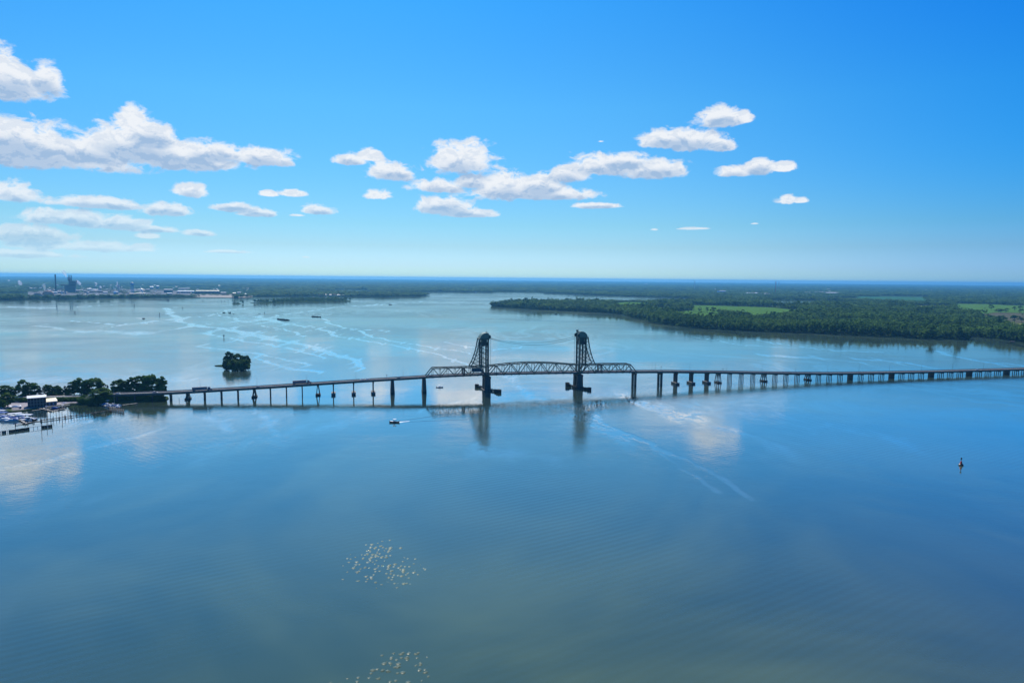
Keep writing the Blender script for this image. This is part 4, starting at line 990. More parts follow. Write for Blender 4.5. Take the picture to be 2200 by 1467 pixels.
# ---- trusses
HT = 5.6
def zt_px(px, py, off=0.0): return bp(px, py, off)[1]
def truss(name, s0, s1, npan, top, endL=True, endR=True, lab=None):
    """Warren truss with verticals: top(s) gives the height of the top chord"""
    ds = (s1-s0)/npan; zb = lambda s: dz(s) - 0.75
    cm = MB(); 
    for off in (-HT, HT):
        for k in range(npan): cm.beam(BP(s0+k*ds, off, zb(s0+k*ds)), BP(s0+(k+1)*ds, off, zb(s0+(k+1)*ds)), 0.6, 0.95)
    T_ = cm.build('truss_span', M_STEEL, bridge); T_['label'] = lab
    for k in range(npan+1): 
        s = s0+k*ds; MB().beam(BP(s, -HT, zb(s)-0.55), BP(s, HT, zb(s)-0.55), 0.4, 1.0).build('floor_beam', M_STEEL, T_)
    for off in (-3.0, -1, 1, 3.0): MB().beam(BP(s0, off, zb(s0)-0.3), BP(s1, off, zb(s1)-0.3), 0.3, 0.55).build('stringer', M_STEEL, T_)
    k0, k1 = (1 if endL else 0), (npan-1 if endR else npan)
    for off in (-HT, HT):
        pt = lambda k, up: BP(s0+k*ds, off, top(s0+k*ds) if up else zb(s0+k*ds))
        for k in range(k0, k1): MB().beam(pt(k, 1), pt(k+1, 1), 0.8, 1.0).build('top_chord', M_STEEL, T_)
        for k in range(0, npan):
            up0 = (k % 2 == 1); thick = 0.9 if k in (0, npan-1) else 0.68
            MB().beam(pt(k, up0), pt(k+1, not up0), thick, thick).build('diagonal', M_STEEL, T_)
        for k in range(k0, k1+1):
            MB().beam(pt(k, 0)+UP*0.3, pt(k, 1)-UP*0.2, 0.42, 0.42).build('vertical', M_STEEL, T_)
            if k % 2 == 1: m_ = MB(); m_.frame(pt(k, 1)-UP*0.85, BD, BN, UP, 1.5, 0.72, 0.9); m_.build('gusset', M_STEEL, T_)
            else: m_ = MB(); m_.frame(pt(k, 0)-UP*0.2, BD, BN, UP, 1.6, 0.74, 1.0); m_.build('gusset', M_STEEL, T_)
    for k in range(k0, k1+1):
        s = s0+k*ds; z = top(s)
        MB().beam(BP(s, -HT, z), BP(s, HT, z), 0.3, 0.42).build('top_strut', M_STEEL, T_)
        if k % 2 == 0: 
            MB().beam(BP(s, -HT, z-0.3), BP(s, 0, z-2.2), 0.2).build('sway_brace', M_STEEL, T_)
            MB().beam(BP(s, HT, z-0.3), BP(s, 0, z-2.2), 0.2).build('sway_brace', M_STEEL, T_)
            MB().beam(BP(s, -HT, z-2.4), BP(s, HT, z-2.4), 0.22).build('sway_brace', M_STEEL, T_)
        if k < k1:
            z2 = top(s+ds); MB().beam(BP(s, -HT, z), BP(s+ds, HT, z2), 0.22).build('lateral_brace', M_STEEL, T_)
            MB().beam(BP(s, HT, z), BP(s+ds, -HT, z2), 0.22).build('lateral_brace', M_STEEL, T_)
    return T_
ptop = lambda pts: (lambda a: (lambda s: float(np.interp(s, [q[0] for q in a], [q[1] for q in a]))))([bp(x, y) for x, y in pts])
TOPL = ptop([(925,790.3),(1000,788.4),(1040,786.6)])
TOPM = ptop([(1051,785.6),(1064,784.2),(1096,780.6),(1128,778.6),(1143,778.2),(1160,778.4),(1190,779.4),(1222,781.9),(1236,782.8)])
TOPR = ptop([(1245,783),(1300,781.6),(1350,781.4)])
truss('truss', sL0+0.4, sL1+0.8, 8, TOPL, True, False, 'left fixed truss span')
truss('truss', sT0-1.6, sT1+1.6, 12, TOPM, False, False, 'arched lifting truss span between the towers')
truss('truss', sR0-0.6, sR1-0.4, 8, TOPR, False, True, 'right fixed truss span')
# ---- lift towers
def tower(s_front, sgn, lab, y_off_px):
    """sgn = +1: channel lies to the right of this tower (left tower), -1 for the right tower"""
    F_ = lambda ds: s_front - sgn*ds           # ds = metres away from the channel
    zb = dz(s_front) - 2.4
    zp = lambda py: zt_px(1046 if sgn > 0 else 1241.5, py + (0 if sgn > 0 else -3.0))
    z_hb = zp(727.6); z_ct = zp(729.6); z_cb = zp(742.6); z_tr = zp(786)
    LG = 7.0; W_ = 5.6
    mb = MB()
    for off in (-W_, W_): mb.beam(BP(F_(0), off, zb), BP(F_(0), off, z_hb), 1.5, 1.5)
    Tw = mb.build('lift_tower', M_STEEL, bridge); Tw['label'] = lab
    rear = LG
    for off in (-W_, W_): MB().beam(BP(F_(rear), off, z_tr-1), BP(F_(rear), off, z_hb), 1.5, 1.3).build('rear_column', M_STEEL, Tw)
    for off in (-W_, W_): MB().beam(BP(F_(2.6), off*0.98, zb+1), BP(F_(2.6), off*0.98, z_hb-1), 0.4, 0.4).build('guide_rail', M_STEEL, Tw)
    # splayed back leg (follows the curve in the photograph)
    hh = z_hb - z_tr
    curve = [(19.2, 0.0), (15.6, 0.22), (12.7, 0.50), (11.1, 0.72), (9.6, 1.0)]
    for off in (-W_, W_):
        pts = [BP(F_(a), off, z_tr + hh*b) for a, b in curve]
        for p, q in zip(pts[:-1], pts[1:]): MB().beam(p, q, 0.95, 0.95).build('splayed_leg', M_STEEL, Tw)
        lv = [(0.0), 0.13, 0.27, 0.40, 0.53, 0.66, 0.78, 0.90, 1.0]
        xs = [float(np.interp(b, [c[1] for c in curve], [c[0] for c in curve])) for b in lv]
        for k in range(len(lv)):
            z = z_tr + hh*lv[k]
            MB().beam(BP(F_(rear), off, z), BP(F_(xs[k]), off, z), 0.3).build('strut', M_STEEL, Tw)
            if k: 
                z0 = z_tr + hh*lv[k-1]; a, b = (rear, xs[k]) if k % 2 else (xs[k-1], rear)
                a2 = rear if k % 2 else xs[k-1]; b2 = xs[k] if k % 2 else rear
                MB().beam(BP(F_(a2), off, z0), BP(F_(b2), off, z), 0.40).build('lacing', M_STEEL, Tw)
                MB().beam(BP(F_(xs[k-1] if k % 2 else rear), off, z0), BP(F_(rear if k % 2 else xs[k]), off, z), 0.30).build('lacing', M_STEEL, Tw)
        for k in range(9):      # lacing between front leg and rear column
            za, zc = z_tr + (z_cb-z_tr)*k/9, z_tr + (z_cb-z_tr)*(k+1)/9
            if k % 3 == 0: MB().beam(BP(F_(0), off, za), BP(F_(rear), off, za), 0.32).build('strut', M_STEEL, Tw)
            a, b = (0, rear) if k % 2 else (rear, 0)
            MB().beam(BP(F_(a), off, za), BP(F_(b), off, zc), 0.36).build('lacing', M_STEEL, Tw)
    # cross bracing between the two sides
    n_ = 8
    for ds_ in (0, rear):
        for k in range(n_):
            za, zc = z_tr + (z_cb-z_tr)*k/n_, z_tr + (z_cb-z_tr)*(k+1)/n_
            MB().beam(BP(F_(ds_), -W_, za), BP(F_(ds_), W_, za), 0.34).build('cross_strut', M_STEEL, Tw)
            MB().beam(BP(F_(ds_), -W_, za), BP(F_(ds_), W_, zc), 0.24).build('cross_brace', M_STEEL, Tw)
            MB().beam(BP(F_(ds_), W_, za), BP(F_(ds_), -W_, zc), 0.24).build('cross_brace', M_STEEL, Tw)
    # curved knee from the rear column down to the pier
    kn = [(rear, z_tr+0.5), (rear-0.9, z_tr-3.5), (rear-2.8, z_tr-6.8), (2.0, zb+3.2), (0.6, zb+1.0)]
    for off in (-W_, W_):
        for p, q in zip(kn[:-1], kn[1:]): MB().beam(BP(F_(p[0]), off, p[1]), BP(F_(q[0]), off, q[1]), 1.0, 1.3).build('knee_brace', M_STEEL, Tw)
    # counterweight, machinery floor, hood
    mb = MB(); mb.frame(BP(F_(rear/2-0.2), 0, z_cb), BD, BN, UP, 6.0, 9.6, (z_ct-z_cb)*0.62); mb.build('counterweight', M_DARK, Tw)
    for off in (-4.4, -1.5, 1.5, 4.4):
        mb = MB(); mb.frame(BP(F_(rear/2-0.2), off, z_cb+(z_ct-z_cb)*0.62), BD, BN, UP, 4.6, 0.8, (z_ct-z_cb)*0.42); mb.build('hanger', M_STEEL, Tw)
    mb = MB(); mb.frame(BP(F_(rear/2+0.9), 0, z_hb-0.5), BD, BN, UP, 11.6, 12.6, 1.2); mb.build('sheave_floor', M_STEEL, Tw)
    Rh = (zp(714.2)-z_hb-0.7)
    arc = [(8.2 - 0.0, 0.0)] + [(1.0 + 7.2*math.cos(t), Rh*math.sin(t)) for t in np.linspace(0.12, math.pi/2, 9)] + [(-1.2, Rh*0.96), (-1.2, 0.0)]
    rings = [[BP(F_(a+0.6), off, z_hb+0.71+b) for a, b in arc] for off in (-6.0, 6.0)]
    MB().loft(rings).build('hood', M_HOOD, Tw)
    for off in (-5.0, 5.0):
        MB().cyl(BP(F_(-0.9), off-0.6, z_hb+2.6), BP(F_(-0.9), off+0.6, z_hb+2.6), 2.3, n=18).build('sheave', M_STEEL, Tw)
    for off in (-4.8, 4.8):
        for d2 in (-3.2, -2.6): MB().cyl(BP(F_(d2), off, TOPM(F_(d2))), BP(F_(d2), off, z_hb+2.0), 0.09, n=5).build('hoist_rope', M_DARK, Tw)
    mb = MB(); mb.frame(BP(F_(0.2 if sgn > 0 else -0.6), -3.0, z_hb+0.7+Rh*0.93), BD, BN, UP, 1.9, 2.2, 1.7 if sgn < 0 else 0.8); mb.build('beacon_house', M_STEEL, Tw)
    MB().cyl(BP(F_(0.5), -2.0, z_hb+0.7+Rh), BP(F_(0.5), -2.0, z_hb+4+Rh), 0.1, n=5).build('lightning_rod', M_STEEL, Tw)
    # walkway railings on the sheave floor
    for off in (-6.35, 6.35): MB().beam(BP(F_(-1.6), off, z_hb+1.7), BP(F_(10.4), off, z_hb+1.7), 0.12).build('railing', M_STEEL, Tw)
    return z_hb
zhL = tower(sTL, 1, 'left lift tower with the operator house', 0)
zhR = tower(sTR, -1, 'right lift tower', 0)
# operator house on the left truss
sA, sB_ = S_(1011.5, 790), S_(1031, 790); zt = zt_px(1021, 788.6); zb_ = zt_px(1021, 795.6)
mb = MB(); mb.frame(BP((sA+sB_)/2, HT+1.2, zb_), BD, BN, UP, sB_-sA, 4.6, zt-zb_); oh = mb.build('operator_house', M_SIDING, bridge)
mb = MB(); mb.frame(BP((sA+sB_)/2, HT+1.2, zt+0.01), BD, BN, UP, sB_-sA+1.4, 5.8, 0.35); mb.build('roof', M_HOOD, oh)
for k in range(5): mb = MB(); mb.frame(BP(sA+1.2+(sB_-sA-2.4)*k/4, HT+3.53, zb_+1.2), BD, BN, UP, 1.3, 0.08, 1.2); mb.build('window', M_GLASS, oh)
mb = MB(); mb.frame(BP((sA+sB_)/2, HT+1.6, zb_-0.25), BD, BN, UP, sB_-sA+5, 6.2, 0.22); mb.build('walkway', M_STEEL, oh)
MB().beam(BP(sA-1.5, HT+2, zb_-0.3), BP(sA-7.5, HT+2, dz(sA)+0.4), 0.9, 0.25).build('stair', M_STEEL, oh)
# portals (barrier gantries) on the fixed trusses
for px0, px1, lb in ((993.5, 998, 'dark barrier gantry in the left truss'), (1283.5, 1292, 'dark barrier gantry in the right truss')):
    s = S_((px0+px1)/2, 795); z1 = (TOPL if px0 < 1100 else TOPR)(s)-0.6
    mb = MB(); mb.frame(BP(s, 0, z1-1.5), BD, BN, UP, 1.6, 11.6, 1.5); gp = mb.build('barrier_gantry', M_DARK, bridge)
    for off in (-6.0, 6.0): mb = MB(); mb.frame(BP(s, off*0.88, dz(s)), BD, BN, UP, 1.4, 0.8, z1-1.52-dz(s)); mb.build('post', M_DARK, gp)
    mb = MB(); mb.frame(BP(s+0.9, 2.0, z1-3.0), BD, BN, UP, 0.15, 3.0, 1.3); mb.build('sign_panel', M_MILLW, gp)
# sagging cables between the tower tops
for off, sag, w_ in ((-5.2, 7.3, 0.14), (5.2, 8.4, 0.14)):
    pts = []
    for k in range(25):
        f_ = k/24; s = sTL+1 + (sTR-sTL-2)*f_
        pts.append(BP(s, off, zhL+1.0 + (zhR-zhL)*f_ - 4*sag*f_*(1-f_)))
    mb = MB()
    for a, b in zip(pts[:-1], pts[1:]): mb.cyl(a, b, w_, n=5, cap=False)
    mb.build('power_cable', M_DARK, bridge)
# ---- fenders of the channel (timber dolphins), things of their own
def fender(px0, py0, px1, py1, lab, blocks, right=False):
    a, b = G(px0, py0), G(px1, py1); r_ = empty('pier_fender', (a+b)/2, lab, 'fender')
    d = (b-a); L_ = d.length; X = d.normalized(); Y = Vector((-X.y, X.x, 0)); n = int(L_/1.5)
    MB().frame(a+X*(L_/2)+Vector((0,0,1.6)), X, Y, UP, L_, 1.6, 0.5).build('waler', M_TIMBER, r_)
    MB().frame(a+X*(L_/2)+Vector((0,0,0.5)), X, Y, UP, L_, 1.5, 0.4).build('waler', M_TIMBER, r_)
    for k in range(n):
        p = a + X*(L_*(k+0.5)/n) + Y*0.9; hgt = 2.7+0.6*((k*7) % 5)/5
        MB().cyl(p-UP*1.5, p+UP*hgt, 0.28, n=6).build('pile', M_TIMBER, r_)
        if k % 2: q = a + X*(L_*(k+0.5)/n) - Y*1.0; MB().cyl(q-UP*1.5, q+UP*2.6, 0.28, n=6).build('pile', M_TIMBER, r_)
    for f_, sz, hh in blocks:
        p = a + X*(L_*f_); mb = MB(); mb.frame(p-UP*1, X, Y, UP, sz, sz*0.85, hh+1); mb.build('dolphin', M_TIMBER, r_)
    return r_
fender(1023.5, 831.5, 1044, 836.5, 'timber fender on the far side of the left tower pier', ((0.04, 3.6, 3.6), (0.45, 2.6, 2.6), (0.8, 3.0, 3.0)))
fender(1048, 838.5, 1073.5, 843.5, 'timber fender on the near side of the left tower pier', ((0.93, 4.4, 3.4), (0.74, 3.4, 2.8)))
fender(1217.5, 829.6, 1240, 834.2, 'timber fender on the far side of the right tower pier', ((0.07, 3.8, 4.6), (0.22, 3.2, 3.2)))
fender(1246, 835.3, 1267, 838.4, 'timber fender on the near side of the right tower pier', ((0.95, 3.6, 3.2), (0.6, 2.4, 2.6), (0.3, 2.4, 2.4)))
# ---- street lamps on the deck
def lamp(px, hgt, where, off=-5.3, kind='lamp'):
    s = S_(px, 812); z = dz(s); b = BP(s, off, z+0.76)
    if kind == 'lamp':
        r_ = empty('street_lamp', b, 'thin lamp post on the bridge deck ' + where, 'street lamp', 'lamp posts along the bridge deck')
        MB().cyl(b, b+UP*hgt, 0.13, 0.07, 6).build('pole', M_STEEL, r_)
        MB().beam(b+UP*(hgt-0.05), b+UP*(hgt+0.3)+BN*1.8, 0.09).build('arm', M_STEEL, r_)
        mb = MB(); mb.frame(b+UP*(hgt+0.22)+BN*2.0, BD, BN, UP, 0.3, 0.8, 0.16); mb.build('lamp_head', M_STEEL, r_)
    else:
        r_ = empty('traffic_signal', b, where, 'traffic signal')
        MB().cyl(b, b+UP*hgt, 0.14, n=6).build('pole', M_STEEL, r_)
        mb = MB(); mb.frame(b+UP*(hgt-1.1)+BN*0.3, BD, BN, UP, 0.7, 0.4, 1.4); mb.build('signal_head', M_DARK, r_)
for px, wh in ((427.3,'just left of the first truck cab'),(550.5,'above the silver car, second from the left'),(658.5,'behind the second truck'),(765,'fourth from the left, before the wide piers'),(867,'last before the left truss'),
               (1404.5,'first past the right truss'),(1411.8,'second past the right truss, close to the first'),(1486,'past the right truss, above the second footed pier'),(1565.6,'above the first plain bent of the right trestle'),(1642,'above the second braced bent'),(1714.5,'where the deck is lowest'),
               (1783.7,'where the deck starts to bend up'),(1851,'seventh of the right trestle'),(1916.6,'above the second walled bent'),(1986,'third from the right edge'),(2052,'second from the right edge'),(2119,'nearest the right edge')):
    lamp(px, 8.2, wh)
lamp(1424, 4.2, 'dark traffic signal on the deck past the right truss', kind='signal'); lamp(1557.5, 2.6, 'small dark signal on the right trestle deck', kind='signal'); lamp(831.5, 2.8, 'small dark signal before the wide left pier', kind='signal')
# ---- vehicles on the bridge
def wheel(p, r_, parent, ax=None, w_=0.28):
    ax = ax or BN
    o_ = MB().cyl(p-ax*w_/2, p+ax*w_/2, r_, n=12).build('wheel', M_DARK, parent)
    MB().cyl(p+ax*(w_/2+0.001), p+ax*(w_/2+0.03), r_*0.5, n=8).build('rim', M_MILLW, o_)
def oriented(o0, X, Y):
    return lambda x, y, z: o0 + X*x + Y*y + UP*z
def car(o0, X, paint, label, L_=4.6, W_=1.8, H_=1.45, kind='car', parts=True):
    Y = Vector((-X.y, X.x, 0)); q = oriented(o0, X, Y); r_ = empty('car', o0, label, kind)
    h1 = 0.30; secs = [(-L_/2, 0.55, 0.80), (-L_/2+0.15, 0.34, 0.92), (-L_*0.2, 0.3, 0.95), (L_*0.15, 0.3, 0.92), (L_/2-0.25, 0.32, 0.74), (L_/2, 0.45, 0.62)]
    rings = [[q(x, -W_/2*(1 if 0 < i < 5 else 0.86), zb), q(x, W_/2*(1 if 0 < i < 5 else 0.86), zb), q(x, W_/2*(0.97 if 0 < i < 5 else 0.8), zt), q(x, -W_/2*(0.97 if 0 < i < 5 else 0.8), zt)] for i, (x, zb, zt) in enumerate(secs)]
    MB().loft(rings).build('body', paint, r_)
    cab = [(-L_*0.40, 0.94, 0.96, 0.9), (-L_*0.28, 0.94, H_, 0.78), (L_*0.04, 0.93, H_-0.02, 0.78), (L_*0.22, 0.91, 0.93, 0.88)]
    rings = [[q(x, -W_/2*0.92, zb), q(x, W_/2*0.92, zb), q(x, W_/2*k, zt), q(x, -W_/2*k, zt)] for x, zb, zt, k in cab]
    MB().loft(rings).build('cabin_glass', M_GLASS, r_)
    mb = MB(); mb.frame(q(-L_*0.12, 0, H_-0.015), X, Y, UP, L_*0.3, W_*0.8, 0.05); mb.build('roof_panel', paint, r_)
    for x in (-L_*0.31, L_*0.32):
        for y in (-W_/2+0.08, W_/2-0.08): MB().cyl(q(x, y-0.1, 0.33), q(x, y+0.1, 0.33), 0.33, n=10).build('wheel', M_DARK, r_)
    for y in (-W_*0.34, W_*0.34):
        mb = MB(); mb.frame(q(L_/2-0.04, y, 0.52), X, Y, UP, 0.12, 0.32, 0.13); mb.build('headlight', M_WHITE, r_)
        mb = MB(); mb.frame(q(-L_/2+0.03, y, 0.66), X, Y, UP, 0.1, 0.3, 0.13); mb.build('tail_light', M_RED, r_)
    return r_
def truck(px_c, lane, label, trailer_m, gap=0.9, sgn=1, L_=13.6):
    s = S_(px_c, 830); z = dz(s)+0.01; X = (BP(s+5, 0, dz(s+5))-BP(s-5, 0, dz(s-5))).normalized()*sgn; Y = Vector((-BD.y, BD.x, 0))*sgn
    o0 = BP(s, lane, z); U = X.cross(Y).normalized(); q = lambda x, y, zz: o0 + X*x + Y*y + UP*zz
    r_ = empty('semi_truck', o0, label, 'truck')
    mb = MB(); mb.frame(q(-L_/2+1, 0, 1.15), X, Y, UP, L_, 2.55, 2.85); tr = mb.build('trailer', trailer_m, r_)
    for k in range(14): mb = MB(); mb.frame(q(-L_+1+(k+0.5)*L_/14, 0, 1.2), X, Y, UP, 0.08, 2.6, 2.75); mb.build('side_rib', trailer_m, tr)
    mb = MB(); mb.frame(q(-L_/2+2, 0, 0.85), X, Y, UP, L_+1.5, 1.0, 0.29); mb.build('chassis', M_DARK, r_)
    rings = [[q(x, -1.2, a), q(x, 1.2, a), q(x, 1.15, b), q(x, -1.15, b)] for x, a, b in ((1.9, 0.7, 3.6), (3.6, 0.7, 3.5), (4.3, 0.6, 2.1), (6.0, 0.55, 1.85), (6.2, 0.6, 1.5))]
    cb = MB().loft(rings).build('cab', M_CAB, r_)
    mb = MB(); mb.frame(q(3.95, 0, 2.3), X, Y, UP, 0.5, 2.1, 0.85); mb.build('windscreen', M_GLASS, cb)
    for x in (-11.6, -10.4, 1.6, 2.7, 5.3):
        for y in (-1.05, 1.05): MB().cyl(q(x, y-0.17, 0.5), q(x, y+0.17, 0.5), 0.5, n=12).build('wheel', M_DARK, r_)
    return r_
truck(443, 2.2, 'semi truck with grey ribbed trailer climbing near the left end', M_TRAILER)
truck(656, -2.0, 'second semi truck with pale trailer at mid approach', M_TRAILER)
def bcar(px, lane, paint, lab, sgn=1, **k):
    s = S_(px, 815); return car(BP(s, lane, dz(s)+0.012), (BP(s+3, 0, dz(s+3))-BP(s-3, 0, dz(s-3))).normalized()*sgn, paint, lab, **k)
bcar(253, 1.8, M_WHITE, 'white car at the abutment over the trees'); bcar(333.5, 2.0, M_WHITE, 'white pickup-like car above the last causeway trees', L_=5.4, H_=1.7)
bcar(555.5, 2.0, M_MILLW, 'silver car between the two trucks'); bcar(777.7, -2.0, M_WHITE, 'small white car, left one of two far-lane cars', -1); bcar(789, -2.0, M_WHITE, 'small white car, right one of two far-lane cars', -1)
bcar(857, 2.0, M_DARK, 'black car over the wide left pier'); bcar(925.5, 2.0, mat('maroon_paint', (0.10,0.015,0.02), 0.4), 'dark maroon car entering the left truss', L_=4.9); bcar(1064.5, 2.0, M_DARK, 'dark car on the lifting span')
bcar(1282, -2.0, M_DARK, 'dark van waiting under the right gantry', -1, H_=1.9); bcar(2094, 2.0, M_WHITE, 'white car near the right edge of the bridge', -1)
# ---- approach road on its embankment: bends back from the bridge line along the causeway
za = dz(s_abut); print('abut z', za, 'truss', dz(sTL))
RP = [BP(s_abut+0.1, 0, za), BP(s_abut-9, 0, za-0.1)] + [G(x, y, z) for x, y, z in ((200,848.9,4.8),(150,850.6,3.6),(90,852.2,3.1),(0,854.6,2.8),(-120,858.4,2.8),(-300,865,2.8),(-560,876,2.8))]
pts = []
for k in range(len(RP)-1):
    p0, p1, p2, p3 = RP[max(k-1,0)], RP[k], RP[k+1], RP[min(k+2,len(RP)-1)]
    for j in range(6):
        t_ = j/6; pts.append(0.5*((2*p1)+(p2-p0)*t_+(2*p0-5*p1+4*p2-p3)*t_*t_+(3*p1-p0-3*p2+p3)*t_**3))
pts.append(RP[-1])
ring_e, ring_r, ring_g = [], [], []
gm = MB()
for k, p in enumerate(pts):
    d = (pts[min(k+1,len(pts)-1)]-pts[max(k-1,0)]); d.z = 0; d.normalize(); n = Vector((-d.y, d.x, 0)); n = n if n.y < 0 else -n
    z = p.z; b = 5.6+(z-0.8)*1.15; q = lambda o_, zz: Vector((p.x, p.y, 0)) + n*o_ + UP*zz
    ring_e.append([q(-b, 0.7), q(-5.6, z-0.12), q(5.6, z-0.12), q(b, 0.7)])
    ring_r.append([q(-4.7, z), q(4.7, z), q(4.7, z-0.3), q(-4.7, z-0.3)])
    ring_g.append([q(5.14, z+0.75), q(5.26, z+0.75), q(5.26, z+0.45), q(5.14, z+0.45)])
    if k: gm.frame(q(5.2, z-0.2), d, n, UP, 0.14, 0.14, 0.64)
tag(MB().loft(ring_e).build('embankment', mat('bank_grass', (0.03,0.055,0.02), 0.95, 0, 0.6, 0.15, 0.3)), 'grassy bank carrying the road to the bridge', kind='structure')
tag(MB().loft(ring_r).build('road', M_ROAD), 'pale two-lane road leading onto the bridge', kind='structure')
gm.loft(ring_g); tag(gm.build('guardrail', M_ROOFW), 'pale steel guardrail along the near edge of the causeway road', 'guardrail')
m_ = MB(); m_.frame(BP(s_abut+0.6, 0, -1), BD, BN, UP, 1.4, 11.5, dz(s_abut)-1.0); m_.build('abutment', M_PIER, bridge)
# ================================================================== CAUSEWAY TREES
NEAR_SRC = {}
def near_tree_mesh(kind, seed):
    r_ = np.random.default_rng(seed); random.seed(seed)
    mb = MB()
    if kind == 'round':
        q, cl = crown_arrays(r_, 36, 4200, 6.2, 7.2, 1.0, 0.40); h = 16
    elif kind == 'tall':
        q, cl = crown_arrays(r_, 32, 3800, 4.6, 8.4, 1.0, 0.40); h = 18
    elif kind == 'open':
        q, cl = crown_arrays(r_, 20, 2000, 6.0, 6.5, 4.0, 0.40); h = 17
    elif kind == 'cone':
        q, cl = crown_arrays(r_, 40, 2200, 3.6, 6.2, 0.6, 0.34, shape='cone'); h = 12
    else:
        q, cl = crown_arrays(r_, 34, 3600, 6.5, 4.6, -1.2, 0.42); h = 9
    t_ = MB(); trunk_mb(t_, h*0.95, 0.36, cl, 9)
    c_ = MB(); leaf_mesh(c_, q)
    return t_, c_, h
def tree(x, yt, yb, kind, seed, label, z=1.2, wpx=None, cat='tree', group=None, name=None):
    b = G(x, yb, z); key = (kind, seed % 3)
    if key not in NEAR_SRC:
        t_, c_, h = near_tree_mesh(kind, 40 + seed % 3 + len(kind)*7)
        r_ = bpy.data.objects.new(name or 'tree', None); COL.objects.link(r_)
        to = t_.build('trunk', M_BARK, local=True); to.parent = r_
        co = c_.build('crown', L_CON if kind == 'cone' else L_NEAR, local=True); co.parent = r_
        a = np.array(c_.v); NEAR_SRC[key] = (r_, float(a[:,2].max()), float(np.abs(a[:,0]).max()))
    else:
        src = NEAR_SRC[key][0]; r_ = copy_tree(src); r_.name = name or 'tree'
        for k_ in ('group',):
            if k_ in r_.keys(): del r_[k_]
    hh, ww = NEAR_SRC[key][1:]
    D = math.hypot(b.x, b.y); s_ = D/F
    hs_ = (yb-yt)*s_*1.0/hh
    ws_ = (wpx*s_/ww) if wpx else hs_
    r_.location = b; r_.scale = (ws_, ws_, hs_); r_.rotation_euler.z = (seed*2.4) % 6.28
    return tag(r_, label, cat, group)
TL = [(-28,834,852,'round',1,13,'round tree just off the left edge'),(8,831.5,852,'round',1,13,'round green tree at the left edge behind the road'),(27,834,852,'tall',2,9,'low tree second from the left behind the road'),(39,832,852,'open',0,8,'thin open tree left of the ragged tall one'),
 (51,821,852,'open',1,11,'ragged tall tree with sky gaps near the left edge'),(62,828,852,'round',2,9,'green tree right of the ragged one'),(74,826.5,852,'tall',0,10,'leafy tree left of the small dark conifer'),(85.5,832.5,851.5,'cone',0,7.5,'small dark conifer between two leafy trees'),
 (101,829.5,851,'tall',1,8,'tree right of the small conifer'),(109,830,851,'open',2,9,'pale open tree, left one of a close pair'),(121,831,851,'round',0,9,'dark round tree, right one of a close pair'),(129,833,851,'tall',2,7,'narrow tree before the gap'),
 (140.5,832,850.5,'cone',1,8,'dark conifer left of the big trees'),(150,836,850.5,'bush',1,9,'dark bush under the big trees'),(160,822,850,'round',1,13,'big tree, left of the two tallest mid-row crowns'),(172,816.5,850,'tall',1,13,'tallest pointed tree in the middle of the row'),
 (186,830,850,'bush',2,10,'low growth between the two big crowns'),(199,816,850,'round',2,18,'broad round tree in the middle of the row'),(214,824,850,'tall',0,9,'tree behind the big roadside bush'),(223,825.5,849.5,'open',1,8,'thin tree left of the narrow conifer'),
 (232,829.5,849,'cone',2,4.5,'narrow dark conifer beside the road'),(246,833,849,'bush',0,10,'low bush where the bridge deck starts'),(255,818,849,'round',0,14,'round tree where the bridge deck starts'),(270,821,849,'tall',2,10,'tree between the two round crowns over the deck start'),
 (284,814,849,'tall',1,12,'tall tree third from the end of the causeway row'),(297,811,849,'round',1,14,'big dark tree near the end of the causeway'),(314,810,849,'tall',0,13,'tall dark tree with a high crown near the causeway tip'),(323,807.5,849,'round',2,13,'highest tree of the causeway'),
 (337,815.5,849,'round',0,14,'dense tree just before the causeway tip'),(350,811.5,849,'tall',1,11,'last leaning tree at the causeway tip'),(346,828,850,'bush',1,13,'dark undergrowth at the causeway tip'),(305,832,850,'bush',0,16,'dark undergrowth under the end trees'),
 (277,834,850,'bush',2,14,'dark undergrowth beneath the deck start trees'),(118,841,851.5,'bush',2,14,'dark hedge at the foot of the mid row'),(60,841,852.5,'bush',0,16,'dark hedge at the foot of the left row'),(20,842,853,'bush',1,14,'dark hedge at the left edge')]
for x, yt, yb, kd, sd, wd, lb in TL: tree(x, yt, yb, kd, sd, lb, wpx=wd)
for x, yt, yb, kd, sd, wd, lb in ((217,836.5,864.5,'round',0,19,'large bush-like tree on the near side of the road, by the boat ramp'),(228,848,863,'bush',2,11,'low shrub right of the large roadside tree'),(204,852,864,'bush',1,8,'shrub left of the large roadside tree'),
     (17,849,874,'tall',1,13,'black-green tree standing in front of the road at the left'),(9,862.5,882,'open',2,8,'small umbrella-shaped tree by the blue roof'),(3,858,876,'bush',0,8,'dark shrub at the blue roof')):
    tree(x, yt, yb, kd, sd, lb, z=1.1, wpx=wd)
